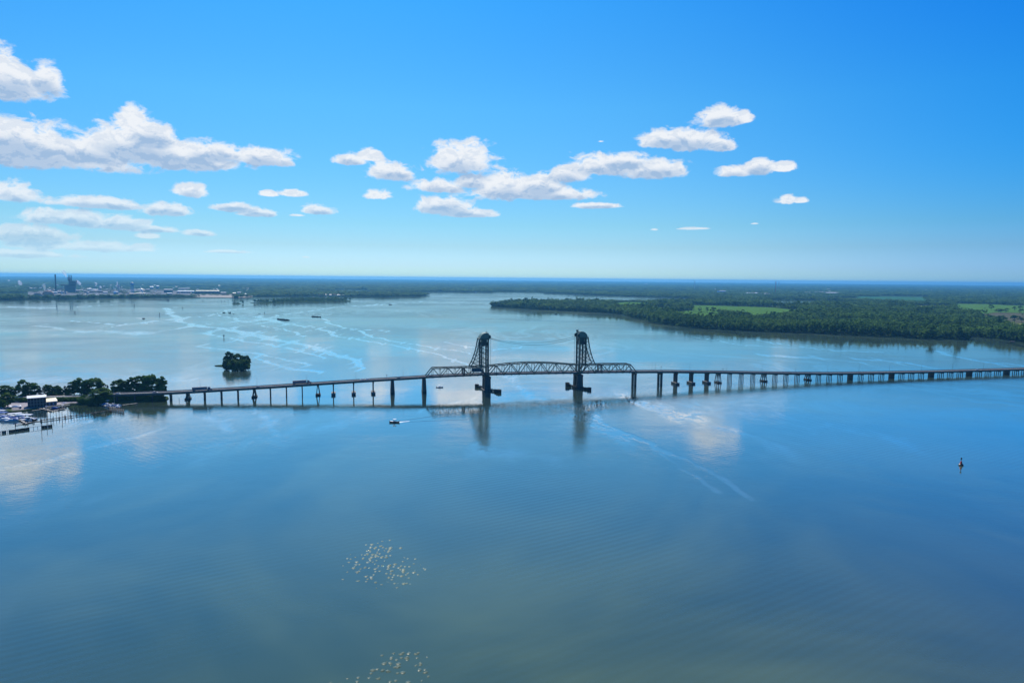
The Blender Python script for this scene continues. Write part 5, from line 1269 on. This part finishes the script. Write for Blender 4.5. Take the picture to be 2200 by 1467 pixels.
# dark growth on the near side of the causeway under the deck
k_ = 0
for x in range(240, 356, 9):
    k_ += 1; tree(x, 849+(k_*5) % 3, 859.5 - (x-240)*0.022, 'bush', k_, 'dark shrub along the near causeway shore under the deck', z=1.0, wpx=8.5, cat='shrub', group='shrubs under the bridge approach', name='shrub')
k_ = 0
for x in list(range(-20, 206, 7)) + list(range(-16, 206, 9)):
    k_ += 1; tree(x, 855.5+(k_*3) % 3 - x*0.012, 862.5+(k_%2)*1.4 - max(0, x)*0.016, 'bush', k_+1, 'low dark shrub on the bank below the causeway road', z=1.0, wpx=7, cat='shrub', group='shrubs on the road bank', name='shrub')
for k, (x, y) in enumerate(((172,865),(177,866),(182,866),(187,866),(191,866),(180,860),(188,860),(194,861),(184,856.5),(196,866),(200,865),(205,866.2),(210,866.4),(214,865),(219,866),(224,865.5),(229,865),(234,864),(239,863),(202,862),(211,861.5),(224,861))):
    tree(x, y-8-(k*3) % 4, y, 'bush', k, 'dark shrub crowding the foot of the bridge abutment', z=1.0, wpx=6.5, cat='shrub', group='shrubs at the bridge abutment', name='shrub')
# islet trees
for x, yt, yb, kd, sd, wd, lb in ((487,765,788,'round',0,8,'left low tree of the islet'),(492,756.5,788,'open',1,9,'tallest ragged tree of the islet'),(500,760,789,'tall',2,8,'green tree right of the tallest on the islet'),(510,760.5,788,'round',1,9,'middle round tree of the islet'),
      (519,764,789,'tall',0,8,'fourth tree of the islet'),(528,764,789,'round',2,8,'round tree near the right end of the islet'),(534,769,789,'round',0,5.5,'last low tree at the right end of the islet'),(488,772,792.5,'bush',1,10,'dark shrubs at the left foot of the islet'),(505,772,793.5,'bush',2,15,'dark shrubs in front of the islet middle'),(524,772,793.5,'bush',0,14,'dark shrubs at the right foot of the islet')):
    tree(x, yt, yb, kd, sd, lb, z=0.8, wpx=wd)
for x, yt, w_, lb in ((504,648.5,4,'small dark bush on the snag islet'),(511,649,3,'smaller bush right on the snag islet'),(522,646.2,2.4,'lone small tree right of the snag islet')):
    tree(x, yt, 652.6, 'round', 1, lb, z=0.3, wpx=w_)
# ================================================================== MARINA
def house(name, px0, py0, px1, py1, depth, wallpx, m_, roof, label, roofh=1.4, flat=False):
    a, b = G(px0, py0, 0.96), G(px1, py1, 0.96); D = a.xy.length; h = wallpx*D/F
    X = (b-a); W_ = X.length; X.normalize(); Y = Vector((-X.y, X.x, 0))
    r_ = empty(name, (a+b)/2 + Y*depth/2, label, 'building')
    mb = MB(); mb.frame(a+X*W_/2+Y*depth/2, X, Y, UP, W_, depth, h); wl = mb.build('wall', m_, r_)
    q = lambda u, v, z: a + X*(W_/2+u) + Y*(depth/2+v) + UP*(h+z); hw, hd = W_/2+0.5, depth/2+0.6
    mb = MB(); mb.add([q(-hw,-hd,0.02),q(hw,-hd,0.02),q(hw,hd,0.02),q(-hw,hd,0.02),q(-hw,-hd,0.2),q(hw,-hd,0.2),q(hw,hd,0.2),q(-hw,hd,0.2),q(-hw,0,roofh),q(hw,0,roofh)],
           [(3,2,1,0),(0,1,5,4),(1,2,6,5),(2,3,7,6),(3,0,4,7),(4,5,9,8),(6,7,8,9),(5,6,9),(7,4,8)]); mb.build('roof', roof, r_)
    return r_, a, X, Y, W_, h
r_, a, X, Y, W_, h = house('boat_storage', 60, 875.8, 99.5, 872.6, 12, 16.6, M_SIDING, M_ROOFW, 'slate grey two-storey boat storage with a white roof', 1.6)
for row in range(3):
    for k in range(6):
        p = a + X*(W_*(k+0.5)/6) - Y*0.06 + UP*(0.5+row*h/3.1)
        mb = MB(); mb.frame(p, X, Y, UP, W_/6*0.72, 0.14, h/3.1*0.62); mb.build('rack_opening', M_DARK, r_)
for k in range(7): mb = MB(); mb.frame(a+X*(W_*k/6*0.998+0.02)-Y*0.16, X, Y, UP, 0.2, 0.3, h-0.05); mb.build('post', M_PLANK, r_)
r_, a, X, Y, W_, h = house('boat_shop', 98.6, 871.6, 122.6, 869, 11, 6.6, mat('blue_grey_siding', (0.20,0.25,0.33), 0.7, 0, 0.2, 1), M_ROOFC, 'low blue-grey workshop with cream ribbed roof right of the boat storage', 2.6)
for k in range(3): mb = MB(); mb.frame(a+X*(W_*(k+0.5)/3)-Y*0.05, X, Y, UP, W_/3*0.55, 0.12, h*0.7); mb.build('door', M_DARK, r_)
for k in range(9): mb = MB(); q = a+X*(W_*(k+0.5)/9)+Y*2.6+UP*(h+1.25); mb.beam(a+X*(W_*(k+0.5)/9)-Y*0.5+UP*(h+0.26), a+X*(W_*(k+0.5)/9)+Y*5.4+UP*(h+2.62), 0.12, 0.1); mb.build('roof_rib', M_ROOFC, r_)
house('cottage', -14, 871.5, 5, 870.3, 9, 6.5, M_BLUE, M_ROOFB, 'blue cottage with pale blue roof at the left edge', 2.4)
mb_h, a, X, Y, W_, h = house('harbour_shed', 186, 864.4, 200, 864.2, 6, 3.4, M_PLANK, M_ROOFC, 'small cream shed on the bulkhead right of the ramp', 0.8)
mb = MB(); mb.frame(a+X*(W_*0.4)-Y*0.05, X, Y, UP, 2.0, 0.12, h*0.75); mb.build('door', M_DARK, mb_h)
# bulkhead along the lot
def wallline(name, pts, z0, z1, th, m_, label, cat, per=None):
    r_ = empty(name, G(*pts[0]), label, cat)
    for (p, q) in zip(pts[:-1], pts[1:]):
        a, b = G(*p), G(*q); L_ = (b-a).length; n = max(1, int(L_/(per or L_))); X = (b-a).normalized(); Y = Vector((-X.y, X.x, 0))
        for k in range(n):
            mb = MB(); mb.frame(a+X*(L_*(k+0.5)/n)+UP*z0, X, Y, UP, L_/n-0.08, th, z1-z0); mb.build('panel', m_, r_)
    return r_
wallline('bulkhead', [(-60,885.2),(8,883.4),(45,882.6),(64,880),(77,877.4),(104.5,875.6),(128,872.4),(149,869),(153,867.6),(181,867.9),(213,868.3)], -1, 1.25, 0.5, M_TIMBER, 'dark timber bulkhead along the boat yard', 'sea wall', 8)
def dock(name, px, lab, wd=1.8, z=0.75, piles=6.0, ph=1.6, m_=None, both=True):
    r_ = empty(name, G(*px[0]), lab, 'dock')
    for (p, q) in zip(px[:-1], px[1:]):
        a, b = G(*p), G(*q); L_ = (b-a).length; X = (b-a).normalized(); Y = Vector((-X.y, X.x, 0)); n = max(1, int(L_/3.0))
        mb = MB(); mb.frame(a+X*L_/2+UP*(z-0.3), X, Y, UP, L_, wd*0.9, 0.2); mb.build('joist_frame', M_TIMBER, r_)
        for k in range(n):
            mb = MB(); mb.frame(a+X*(L_*(k+0.5)/n)+UP*(z-0.09), X, Y, UP, L_/n-0.06, wd, 0.12); mb.build('deck_board', m_ or M_PLANK, r_)
        npl = max(1, int(L_/piles))
        for k in range(npl+1):
            for sg in ((-1, 1) if both else (1,)):
                c = a + X*(L_*k/npl) + Y*sg*(wd/2+0.22); MB().cyl(c-UP*1.5, c+UP*(ph+((k*13+sg) % 5)*0.12), 0.17, n=6).build('pile', M_TIMBER, r_)
    return r_
dock('dock', [(58,881),(80,877.2),(103,873.8)], 'pale walkway dock along the bulkhead by the boat storage', 2.0, 1.1)
dock('dock', [(79,877.6),(95,880.6),(112,883.8)], 'pale dock slanting out right of the boat storage', 1.8)
dock('dock', [(113,883.6),(140,878.4)], 'outer finger at the end of the slanting dock', 1.5)
dock('dock', [(96,881),(118,877.2),(150,870.6)], 'inner dock parallel to the bulkhead', 1.4)
dock('dock', [(68,883),(88,880.2)], 'short low finger dock left of the slanting dock', 1.2, 0.45, 8, 0.7)
dock('dock', [(189,866.6),(212,868.6),(232,872.5)], 'walkway dock right of the ramp', 1.8)
dock('dock', [(232,872.5),(262,871.6),(295,867.6)], 'long thin finger dock reaching right under the bridge approach', 1.5)
dock('dock', [(213,868.8),(232,874.8),(257,877.2)], 'dock in front of the right boat cluster', 1.5)
dock('dock', [(30,898),(44,903.5),(57,911.5)], 'pale dock slanting between the left boats', 1.8)
dock('dock', [(33,913.2),(50,911),(68,907.8)], 'near finger dock in front of the left boats', 1.7, 0.7, 9, 0.9)
dock('dock', [(57,910),(72,906.4),(88,905)], 'grey gangway dock towards the long pier', 1.2, 0.4, 7, 2.2)
# the long pier with its tall mooring piles
lp = dock('long_pier', [(88,905),(140,897.6),(200,889),(240,882.8)], 'long dark pier with many mooring piles', 1.7, 1.0, 4.2, 1.5, M_TIMBER)
for k in range(24):
    f_ = (k+0.5)/24; x = 90+150*f_; y = 905-22.4*f_
    for sg, hh in ((-1, 5.4), (1, 3.6)):
        if (k*7+sg) % 4 == 0: continue
        p = G(x + sg*-3.0, y - 4.2 if sg < 0 else y + 3.0); h_ = hh*(0.7+((k*5) % 7)*0.08)
        MB().cyl(p-UP*1.5, p+UP*h_, 0.19, 0.15, 6).build('mooring_pile', M_TIMBER, lp)
for k in range(9):
    x = 236+k*3.6; y0 = 881.2+k*0.55
    a, b = G(x, y0-5.5), G(x+1.2, y0+4.6)
    X = (b-a).normalized(); L_ = (b-a).length; Y = Vector((-X.y, X.x, 0))
    mb = MB(); mb.frame(a+X*L_/2+UP*0.85, X, Y, UP, L_, 0.7, 0.15); mb.build('finger_walk', M_TIMBER, lp)
    for q in (a, b): MB().cyl(q-UP*1.5, q+UP*2.4, 0.18, n=6).build('mooring_pile', M_TIMBER, lp)
a, b = G(236,881), G(266,886); X = (b-a).normalized(); Y = Vector((-X.y, X.x, 0)); mb = MB(); mb.frame((a+b)/2+UP*1.02, X, Y, UP, (b-a).length, 1.4, 0.2); mb.build('end_walk', M_TIMBER, lp)
# breakwater: timber wall panels on posts
bw = empty('breakwater', G(30, 927), 'dark timber wave screen with open gaps in front of the marina', 'breakwater')
def screen(x0, y0, x1, y1, solid, z1=1.9):
    a, b = G(x0, y0), G(x1, y1); L_ = (b-a).length; X = (b-a).normalized(); Y = Vector((-X.y, X.x, 0)); n = max(1, int(L_/1.3))
    for k in range(n):
        if solid: mb = MB(); mb.frame(a+X*(L_*(k+0.5)/n)-UP*1, X, Y, UP, L_/n-0.07, 0.22, z1+1-(k % 3)*0.06); mb.build('plank', M_TIMBER, bw)
    if not solid:
        for k in range(max(2, int(L_/2.6))+1):
            p = a+X*(L_*k/max(2, int(L_/2.6))); MB().cyl(p-UP*1.4, p+UP*z1, 0.16, n=6).build('post', M_PLANK, bw)
    mb = MB(); mb.frame(a+X*L_/2+UP*(z1-0.35), X, Y, UP, L_, 0.3, 0.25); mb.build('rail', M_PLANK if not solid else M_TIMBER, bw)
screen(-30, 937, 0, 931.4, True); screen(0, 931.4, 4.5, 930.8, False); screen(4.5, 930.8, 8, 930.4, True); screen(8, 930.4, 10, 930.1, False); screen(10, 930.1, 13, 929.6, True); screen(13, 929.6, 19, 928.8, False)
screen(19, 928.8, 63, 922.6, True); screen(63, 922.6, 90, 919.2, False); screen(90, 919.4, 101, 918, True); screen(101, 918, 103.5, 917.7, False); screen(103.5, 917.7, 112, 916.6, True)
# lone piles
for i, (x, y, hpx, lb) in enumerate(((89,919,26,'tallest pile standing at the breakwater gap'),(33,921,11,'pile at the left finger dock'),(101,917,16,'pile between the two right breakwater panels'),(112,915.5,13,'pile at the right end of the breakwater'),(134,912,6,'leaning pile in open water below the long pier'),
      (297,891,8,'lone dark pile in open water right of the marina'),(385,861.5,6,'short pile beside the first bridge piers'),(246,871,31,'tall thin light pole at the right boat cluster'))):
    p = G(x, y); h_ = hpx*p.xy.length/F; rr = 0.2 if i < 7 else 0.12
    o_ = MB().cyl(p-UP*1.5, p+UP*h_, rr, rr*0.8, 8).build('mooring_pile' if i < 7 else 'light_pole', M_TIMBER if i < 7 else M_PLANK)
    tag(o_, lb, 'pile' if i < 7 else 'light pole')
# ---- boats
def boat(x, y, L_, ang, kind, hull, top, label, z=0.0, cat='boat', name='motorboat'):
    """ang: heading, 0 = +X (right), counter-clockwise"""
    o0 = G(x, y, z); X = Vector((math.cos(R(ang)), math.sin(R(ang)), 0)); Y = Vector((-X.y, X.x, 0)); W_ = L_*0.32
    q = lambda u, v, w_: o0 + X*(u*L_) + Y*(v*W_) + UP*w_
    r_ = empty(name, o0, label, cat); fb = 0.11*L_ + 0.25
    rings = []
    for u, wd, sh, kl in ((-0.5, 0.44, 0.85, -0.12), (-0.2, 0.5, 0.88, -0.2), (0.1, 0.49, 0.95, -0.22), (0.3, 0.38, 1.05, -0.18), (0.43, 0.2, 1.16, -0.05), (0.5, 0.02, 1.25, 0.4)):
        zt = fb*sh; rings.append([q(u, -wd, zt), q(u, -wd*0.86, 0.18 if kl < 0.3 else 0.7), q(u, 0, kl), q(u, wd*0.86, 0.18 if kl < 0.3 else 0.7), q(u, wd, zt)])
    MB().loft(rings).build('hull', hull, r_)
    mb = MB()
    mb.loft([[q(u, -wd, fb*sh+0.02), q(u, wd, fb*sh+0.02), q(u, wd, fb*sh-0.06), q(u, -wd, fb*sh-0.06)] for u, wd, sh in ((0.08, 0.46, 0.95), (0.3, 0.35, 1.05), (0.44, 0.16, 1.17))]); mb.build('foredeck', M_WHITE, r_)
    if kind == 'cuddy':
        MB().loft([[q(u, -wd, fb*0.9), q(u, wd, fb*0.9), q(u, wd*0.8, zt), q(u, -wd*0.8, zt)] for u, wd, zt in ((-0.12, 0.38, fb+0.95), (0.12, 0.36, fb+0.85), (0.26, 0.28, fb*1.05))]).build('cabin', M_WHITE, r_)
        mb = MB(); mb.frame(q(0.03, 0, fb+0.35), X, Y, UP, L_*0.2, W_*0.78, 0.3); mb.build('window_band', M_GLASS, r_)
        MB().loft([[q(u, -wd, fb*0.9), q(u, wd, fb*0.9), q(u, wd*0.9, fb+zt), q(u, -wd*0.9, fb+zt)] for u, wd, zt in ((-0.46, 0.4, 0.3), (-0.3, 0.42, 0.9), (-0.125, 0.4, 1.25))]).build('canvas_cover', top, r_)
    elif kind == 'covered':
        MB().loft([[q(u, -wd, fb*0.93), q(u, wd, fb*0.93), q(u, wd*0.5, fb+zt), q(u, -wd*0.5, fb+zt)] for u, wd, zt in ((-0.5, 0.44, 0.25), (-0.15, 0.5, 0.9), (0.12, 0.48, 0.95), (0.3, 0.36, 0.45), (0.44, 0.18, 0.3))]).build('canvas_cover', top, r_)
    elif kind == 'console' or kind == 'hardtop':
        mb = MB(); mb.frame(q(-0.02, 0, fb*0.6), X, Y, UP, L_*0.12, W_*0.36, 1.0); mb.build('console', M_WHITE, r_)
        mb = MB(); mb.frame(q(0.03, 0, fb*0.6+1.0), X, Y, UP, 0.08, W_*0.34, 0.4); mb.build('windscreen', M_GLASS, r_)
        mb = MB(); mb.frame(q(-0.06, 0, fb+1.75), X, Y, UP, L_*0.34, W_*0.85, 0.14); mb.build('hardtop', top, r_)
        for u in (-0.2, 0.08):
            for v in (-0.33, 0.33): MB().cyl(q(u, v, fb*0.8), q(u, v, fb+1.76), 0.05, n=5).build('top_post', M_DARK, r_)
    elif kind == 'lift':
        mb = MB(); mb.loft([[q(u, -0.62, fb+2.1), q(u, -0.35, fb+2.5), q(u, 0.35, fb+2.5), q(u, 0.62, fb+2.1), q(u, 0.6, fb+2.0), q(u, -0.6, fb+2.0)] for u in (-0.55, 0.55)]); mb.build('lift_canopy', top, r_)
        for u in (-0.5, 0.5):
            for v in (-0.6, 0.6): MB().cyl(q(u, v, -1), q(u, v, fb+2.02), 0.09, n=5).build('lift_post', M_PLANK, r_)
    mb = MB(); mb.frame(q(-0.53, 0, 0.05), X, Y, UP, 0.5, 0.45, fb+0.4); mb.build('outboard', M_DARK, r_)
    return r_
B_ = boat
B_(3,889,8,170,'lift',M_WHITE,M_WHITE,'white boat on a lift under pale canopy, farthest left'); B_(5,893.5,9,175,'lift',M_WHITE,M_BLUE,'boat under a blue lift canopy at the left edge')
B_(1,899,9,200,'cuddy',M_WHITE,M_BLUE,'white cabin boat cut by the left edge'); B_(7,897.5,8.5,205,'covered',M_BLUE,M_BLUE,'blue covered boat in the left cluster'); B_(7,904,10,200,'cuddy',M_WHITE,M_WHITE,'long white boat pointing to the lower left'); B_(15,900.5,8.5,215,'cuddy',M_BLUE,M_BLUE,'blue cabin boat right of the long white one')
B_(20,896,8,200,'covered',M_WHITE,M_WHITE,'white covered boat behind the blue cabin boat'); B_(25,905,10,205,'cuddy',M_WHITE,M_BLUE,'white-bowed boat with blue cover, nearest the camera'); B_(29,900.5,9,210,'covered',M_BLUE,M_BLUE,'big blue covered boat in the middle of the cluster')
B_(32,896,9,215,'lift',M_BLUE,M_WHITE,'tall blue boat under a white canopy'); B_(43,895.5,8,190,'covered',M_WHITE,M_WHITE,'white covered boat right of the tall blue one'); B_(45,901,8,185,'cuddy',M_WHITE,M_BLUE,'boat with blue cover beside the slanting dock')
B_(56,899,10,180,'lift',M_WHITE,M_WHITE,'boat under the long cream canopy'); B_(57,903.5,9,185,'console',M_WHITE,M_WHITE,'white open boat in front of the cream canopy'); B_(68,903,8,10,'cuddy',M_DARK,M_DARK,'dark-hulled boat at the right end of the left cluster'); B_(72,901.5,6,30,'covered',M_WHITE,M_WHITE,'small white boat behind the dark-hulled one')
B_(222,867.8,9,8,'lift',M_WHITE,M_WHITE,'white boat under a white canopy at the right cluster'); B_(229,870.4,8,10,'cuddy',M_WHITE,M_BLUE,'white cabin boat next to the white canopy'); B_(235,874,7,200,'covered',M_WHITE,M_WHITE,'white covered boat, left of the front row at the right cluster')
B_(242,873.6,7,260,'console',M_WHITE,M_WHITE,'white open boat second in the right cluster front row'); B_(248,873.2,7,262,'covered',M_WHITE,M_BLUE,'blue-covered boat third in the right cluster front row'); B_(254,873.6,7,265,'cuddy',M_WHITE,M_WHITE,'white cabin boat at the end of the right cluster front row'); B_(253,876.4,5,185,'covered',M_WHITE,M_WHITE,'tiny white skiff below the right cluster')
B_(99,878.6,6,190,'console',M_DARK,M_BLUE,'dark open boat at the inner dock'); B_(117,878,7,190,'covered',M_BLUE,M_BLUE,'blue boat inside the slanting dock'); B_(127,877.4,7,190,'cuddy',M_DARK,M_DARK,'dark cabin boat inside the outer finger'); B_(134,876,6,190,'console',M_DARK,M_WHITE,'dark open boat at the tip of the outer finger'); B_(138,867.8,5,10,'covered',M_WHITE,M_WHITE,'small white boat beached by the ramp')
def trailer_boat(x, y, ang, hull, top, label):
    r_ = boat(x, y, 6.5, ang, 'covered', hull, top, label, z=1.75, name='trailered_boat')
    X = Vector((math.cos(R(ang)), math.sin(R(ang)), 0)); Y = Vector((-X.y, X.x, 0)); o0 = G(x, y, 0.96)
    mb = MB(); mb.frame(o0+X*0.8+UP*0.5, X, Y, UP, 7.5, 1.4, 0.12); mb.build('trailer_frame', M_DARK, r_)
    for v in (-0.9, 0.9): MB().cyl(o0-X*0.6+Y*(v-0.12)+UP*0.33, o0-X*0.6+Y*(v+0.12)+UP*0.33, 0.33, n=10).build('wheel', M_DARK, r_)
    return r_
trailer_boat(23,875.5,118,M_DARK,M_WHITE,'dark trailered boat with white top, left of three in the lot'); trailer_boat(33,875.2,200,M_WHITE,M_WHITE,'white trailered boat, middle of three in the lot'); trailer_boat(44,874.6,125,M_BLUE,M_WHITE,'blue trailered boat with white cover, right of three in the lot')
def gx(ang): return Vector((math.cos(R(ang)), math.sin(R(ang)), 0))
for x, y, an, p_, lb, L_, H_ in ((38.5,863.8,40,M_WHITE,'white car parked at the back of the lot under the bank',4.8,1.5),(41,862.3,70,M_MILLW,'silver car behind the white one in the lot',4.5,1.5),(57,862.6,20,M_WHITE,'white van parked left of the boat storage',5.2,2.0),(4,878.5,100,M_WHITE,'white car at the left edge of the lot',4.6,1.5),(206,863.4,10,M_DARK,'dark car under the roadside tree by the ramp',4.6,1.5)):
    car(G(x, y, 0.96), gx(an), p_, lb, L_=L_, H_=H_)
# ================================================================== ON THE RIVER
mbt = boat(846.5, 907.5, 8.4, 174, 'hardtop', M_DARK, M_WHITE, 'small motorboat with white hardtop pulling a wake below the bridge')
def person(o0, shirt, label, seat=False):
    """small standing figure grown as one skin"""
    me = bpy.data.meshes.new('person'); V_ = [(0,0,0.95),(0,0,1.2),(0,0,1.42),(0,0,1.53),(0,0,1.68),(0.10,0,0.9),(0.12,0.03,0.48),(0.12,0,0.05),(-0.10,0,0.9),(-0.12,0.05,0.48),(-0.12,0,0.05),(0.19,0,1.4),(0.25,0.12,1.14),(0.2,0.34,1.08),(-0.19,0,1.4),(-0.25,0.12,1.14),(-0.2,0.34,1.08)]
    E_ = [(0,1),(1,2),(2,3),(3,4),(0,5),(5,6),(6,7),(0,8),(8,9),(9,10),(2,11),(11,12),(12,13),(2,14),(14,15),(15,16)]
    me.from_pydata(V_, E_, []); o_ = bpy.data.objects.new('person', me); COL.objects.link(o_); o_.location = o0; o_.rotation_euler.z = R(84)
    sk = o_.modifiers.new('skin', 'SKIN'); rr = [.15,.14,.15,.07,.11,.1,.075,.05,.1,.075,.05,.07,.05,.04,.07,.05,.04]
    for v, q in zip(me.skin_vertices[0].data, rr): v.radius = (q, q)
    me.skin_vertices[0].data[0].use_root = True
    o_.modifiers.new('sub', 'SUBSURF').levels = 1; me.materials.append(shirt); return tag(o_, label, 'person')
person(G(846.8, 907.5, 0.55) + Vector((0.1, -0.3, 0.12)), M_DARK, 'person in dark clothes steering the small motorboat')
# foam and wake
M_FOAM = mat('foam', (0.80,0.84,0.86), 0.9, 0, 0.2, 1.5)
def wake_strip(pts, w0, w1, name, label, m_=M_FOAM, z=0.02):
    P_ = [G(x, y, z) for x, y in pts]; vs = []; fs = []; n = len(P_); rg = np.random.default_rng(3)
    for k, p in enumerate(P_):
        d = (P_[min(k+1, n-1)]-P_[max(k-1, 0)]).normalized(); nn = Vector((-d.y, d.x, 0)); w_ = (w0+(w1-w0)*k/(n-1))*(0.8+0.4*rg.random())
        vs += [p-nn*w_/2, p+nn*w_/2]
    for k in range(n-1): fs.append((2*k, 2*k+1, 2*k+3, 2*k+2))
    o_ = MB().add(vs, fs).build(name, m_); return tag(o_, label, kind='stuff')
wake_strip([(853,907),(856,906.6),(860,906.3),(864,906),(869,905.4),(874,905),(880,904.5)], 3.4, 1.2, 'wake_foam', 'white foam churned behind the motorboat')
wake_strip([(853,907.2),(857,907.4),(862,907.2),(868,907.0)], 0.6, 0.12, 'wake_foam', 'thin second line of foam behind the motorboat')
for k_, (pts, lb) in enumerate(((((866,906.6),(885,906),(910,904.8),(940,903.6),(980,902),(1030,900)), 'long dark ripple, near arm of the motorboat wake'), (((860,904.6),(880,901.2),(900,898.4),(925,894.6),(960,889),(1000,883)), 'far arm of the motorboat wake'))):
    # raised ripple ridge of water
    P_ = []
    for a_, b_ in zip(pts[:-1], pts[1:]):
        for j in range(6): P_.append(G(a_[0]+(b_[0]-a_[0])*j/6, a_[1]+(b_[1]-a_[1])*j/6, 0.0))
    rings = []; n = len(P_)
    for k, p in enumerate(P_):
        d = (P_[min(k+1, n-1)]-P_[max(k-1, 0)]).normalized(); nn = Vector((-d.y, d.x, 0)); f_ = 1-k/(n-1)
        hgt = 0.03+0.10*f_; rings.append([p-nn*1.6-UP*0.1, p-nn*0.9+UP*0.02, p+UP*hgt, p+nn*0.9+UP*0.02, p+nn*1.6-UP*0.1])
    o_ = MB().loft(rings, False).build('wake_ripple', bpy.data.materials['river_water'], smooth=True); tag(o_, lb, kind='stuff')
B_(945, 832.3, 7.5, 5, 'console', M_WHITE, M_WHITE, 'small white boat past the left truss pier')
B_(308, 684.8, 9, 170, 'cuddy', M_DARK, M_DARK, 'tiny dark boat with a short wake far out on the left'); wake_strip([(306,684.4),(302,684),(297,683.6),(292,683.3)], 6, 2, 'wake_foam', 'short pale wake of the far dark boat')
B_(839, 654.8, 14, 0, 'cuddy', M_DARK, M_DARK, 'dark boat far up the river in midstream'); B_(1022, 628.8, 22, 20, 'cuddy', M_WHITE, M_DARK, 'speck of a boat near the far shore')
# channel buoy
b = G(2064.5, 999.5); by = empty('channel_buoy', b, 'red channel buoy with dark top mark at the lower right', 'buoy')
MB().lathe(b-UP*0.5, [(1.25,0),(1.5,0.4),(1.5,1.2),(0.7,1.7)], 14).build('float', M_DARK, by)
MB().lathe(b+UP*1.21, [(0.9,0),(0.7,0.6),(0.35,1.7)], 12).build('cone', M_RED, by)
for k in range(3): th = k*2.1; MB().beam(b+UP*2.6+Vector((math.cos(th)*0.45, math.sin(th)*0.45, 0)), b+UP*4.2+Vector((math.cos(th)*0.2, math.sin(th)*0.2, 0)), 0.1).build('frame_leg', M_DARK, by)
MB().lathe(b+UP*4.2, [(0.3,0),(0.5,0.2),(0.45,0.9),(0.2,1.2)], 10).build('light', M_DARK, by)
# day marks and stumps
def marker(x, y, hpx, wpx, label, board=True):
    p = G(x, y); s_ = p.xy.length/F; r_ = empty('channel_marker', p, label, 'marker')
    for k in range(3): th = k*2.1; MB().cyl(p+Vector((math.cos(th)*0.6, math.sin(th)*0.6, -1.5)), p+Vector((math.cos(th)*0.25, math.sin(th)*0.25, hpx*s_*0.7)), max(0.22, 0.2*s_), n=6).build('pile', M_TIMBER, r_)
    if board: mb = MB(); mb.box(p+UP*hpx*s_*0.6, (wpx*s_, max(0.3, wpx*s_*0.5), hpx*s_*0.4)); mb.build('board', M_TIMBER, r_)
    return r_
for x, y, h_, w_, lb in ((481,726,6,2.2,'dark channel marker right of the islet line, out in the river'),(161,673.5,3.5,1.6,'dark marker far out at the left'),(288.5,658,3.4,1.4,'small marker under the mill jetty end'),(343,677,4,1.6,'dark marker at mid left of the river'),(392,661.5,2,1.6,'tiny marker left of the pale streak'),
    (436,647,2.5,1,'thin post off the quay'),(476,648,2.6,1,'first of four thin posts by the snag islet'),(483,648,2,1,'second of four thin posts by the snag islet'),(490,648,2.6,1,'third of four thin posts by the snag islet'),(503,648,2.6,1,'last of four thin posts by the snag islet'),(568,673.5,2.4,1.2,'small post at the pale streak fork')):
    marker(x, y, h_, w_, lb)
M_WRECK = mat('wet_wreck_timber', (0.016, 0.019, 0.018), 0.95, 0, 0.4, 0.6, 0.0, 0.0)
def wreck(x0, y0, x1, y1, hpx, label, name='snag_pile', cat='wreck'):
    a, b = G(x0, y0), G(x1, y1); s_ = a.xy.length/F; L_ = (b-a).length; X = (b-a).normalized(); Y = Vector((-X.y, X.x, 0)); rg = np.random.default_rng(int(x0)); rings = []
    for k in range(13):
        f_ = k/12; w_ = L_*0.12*(0.4+math.sin(math.pi*f_)); h = hpx*s_*(0.35+0.65*rg.random())
        c = a+X*L_*f_; rings.append([c-Y*w_-UP*1, c-Y*w_*0.6+UP*h*0.8, c+UP*h, c+Y*w_*0.7+UP*h*0.6, c+Y*w_-UP*1])
    o_ = MB().loft(rings).build(name, M_WRECK);     return tag(o_, label, cat)
wreck(597, 685.8, 621, 688.6, 2.6, 'long dark wreck lying in the pale streak', 'sunken_barge'); wreck(669, 680.4, 689, 681.4, 2.2, 'dark wreck right of the longest one', 'sunken_barge'); wreck(478, 672, 484, 672, 1.8, 'dark lump left of two near the streak'); wreck(491, 672.4, 496, 672.6, 2.4, 'dark lump right of two near the streak'); wreck(555, 674, 560, 674, 0.8, 'flat dark snag left of the small post'); wreck(500, 674.6, 503, 674.6, 0.8, 'tiny dark snag below the two lumps')
bl = wreck(1192, 675.6, 1197, 675.6, 2.0, 'small dark duck blind off the wooded point', 'duck_blind', 'blind')
r_, a, X, Y, W_, h = house('boat_dock_house', 2170, 736, 2180, 736.5, 4, 2.0, M_TIMBER, M_BRICK, 'small dark dock house at the right bank corner', 0.6)
# light fog of foam specks by the fenders is left to the water
# ================================================================== HAZE
hz = MB(); hz.box((0, 0, -3.6), (84000, 84000, 153.6)); ho = hz.build('haze', [], None); ho.location = ho.location
hm = bpy.data.materials.new('haze'); hm.use_nodes = True; t = NT(hm.node_tree); t.n.clear()
v = t.node('ShaderNodeVolumePrincipled'); v.inputs['Color'].default_value = (0.16, 0.58, 1.0, 1); v.inputs['Density'].default_value = 4.8e-5; v.inputs['Anisotropy'].default_value = 0.4
oo = t.node('ShaderNodeOutputMaterial'); t.l.new(v.outputs[0], oo.inputs['Volume'])
ho.data.materials.append(hm); tag(ho, 'pale blue air between the camera and the horizon', kind='stuff')
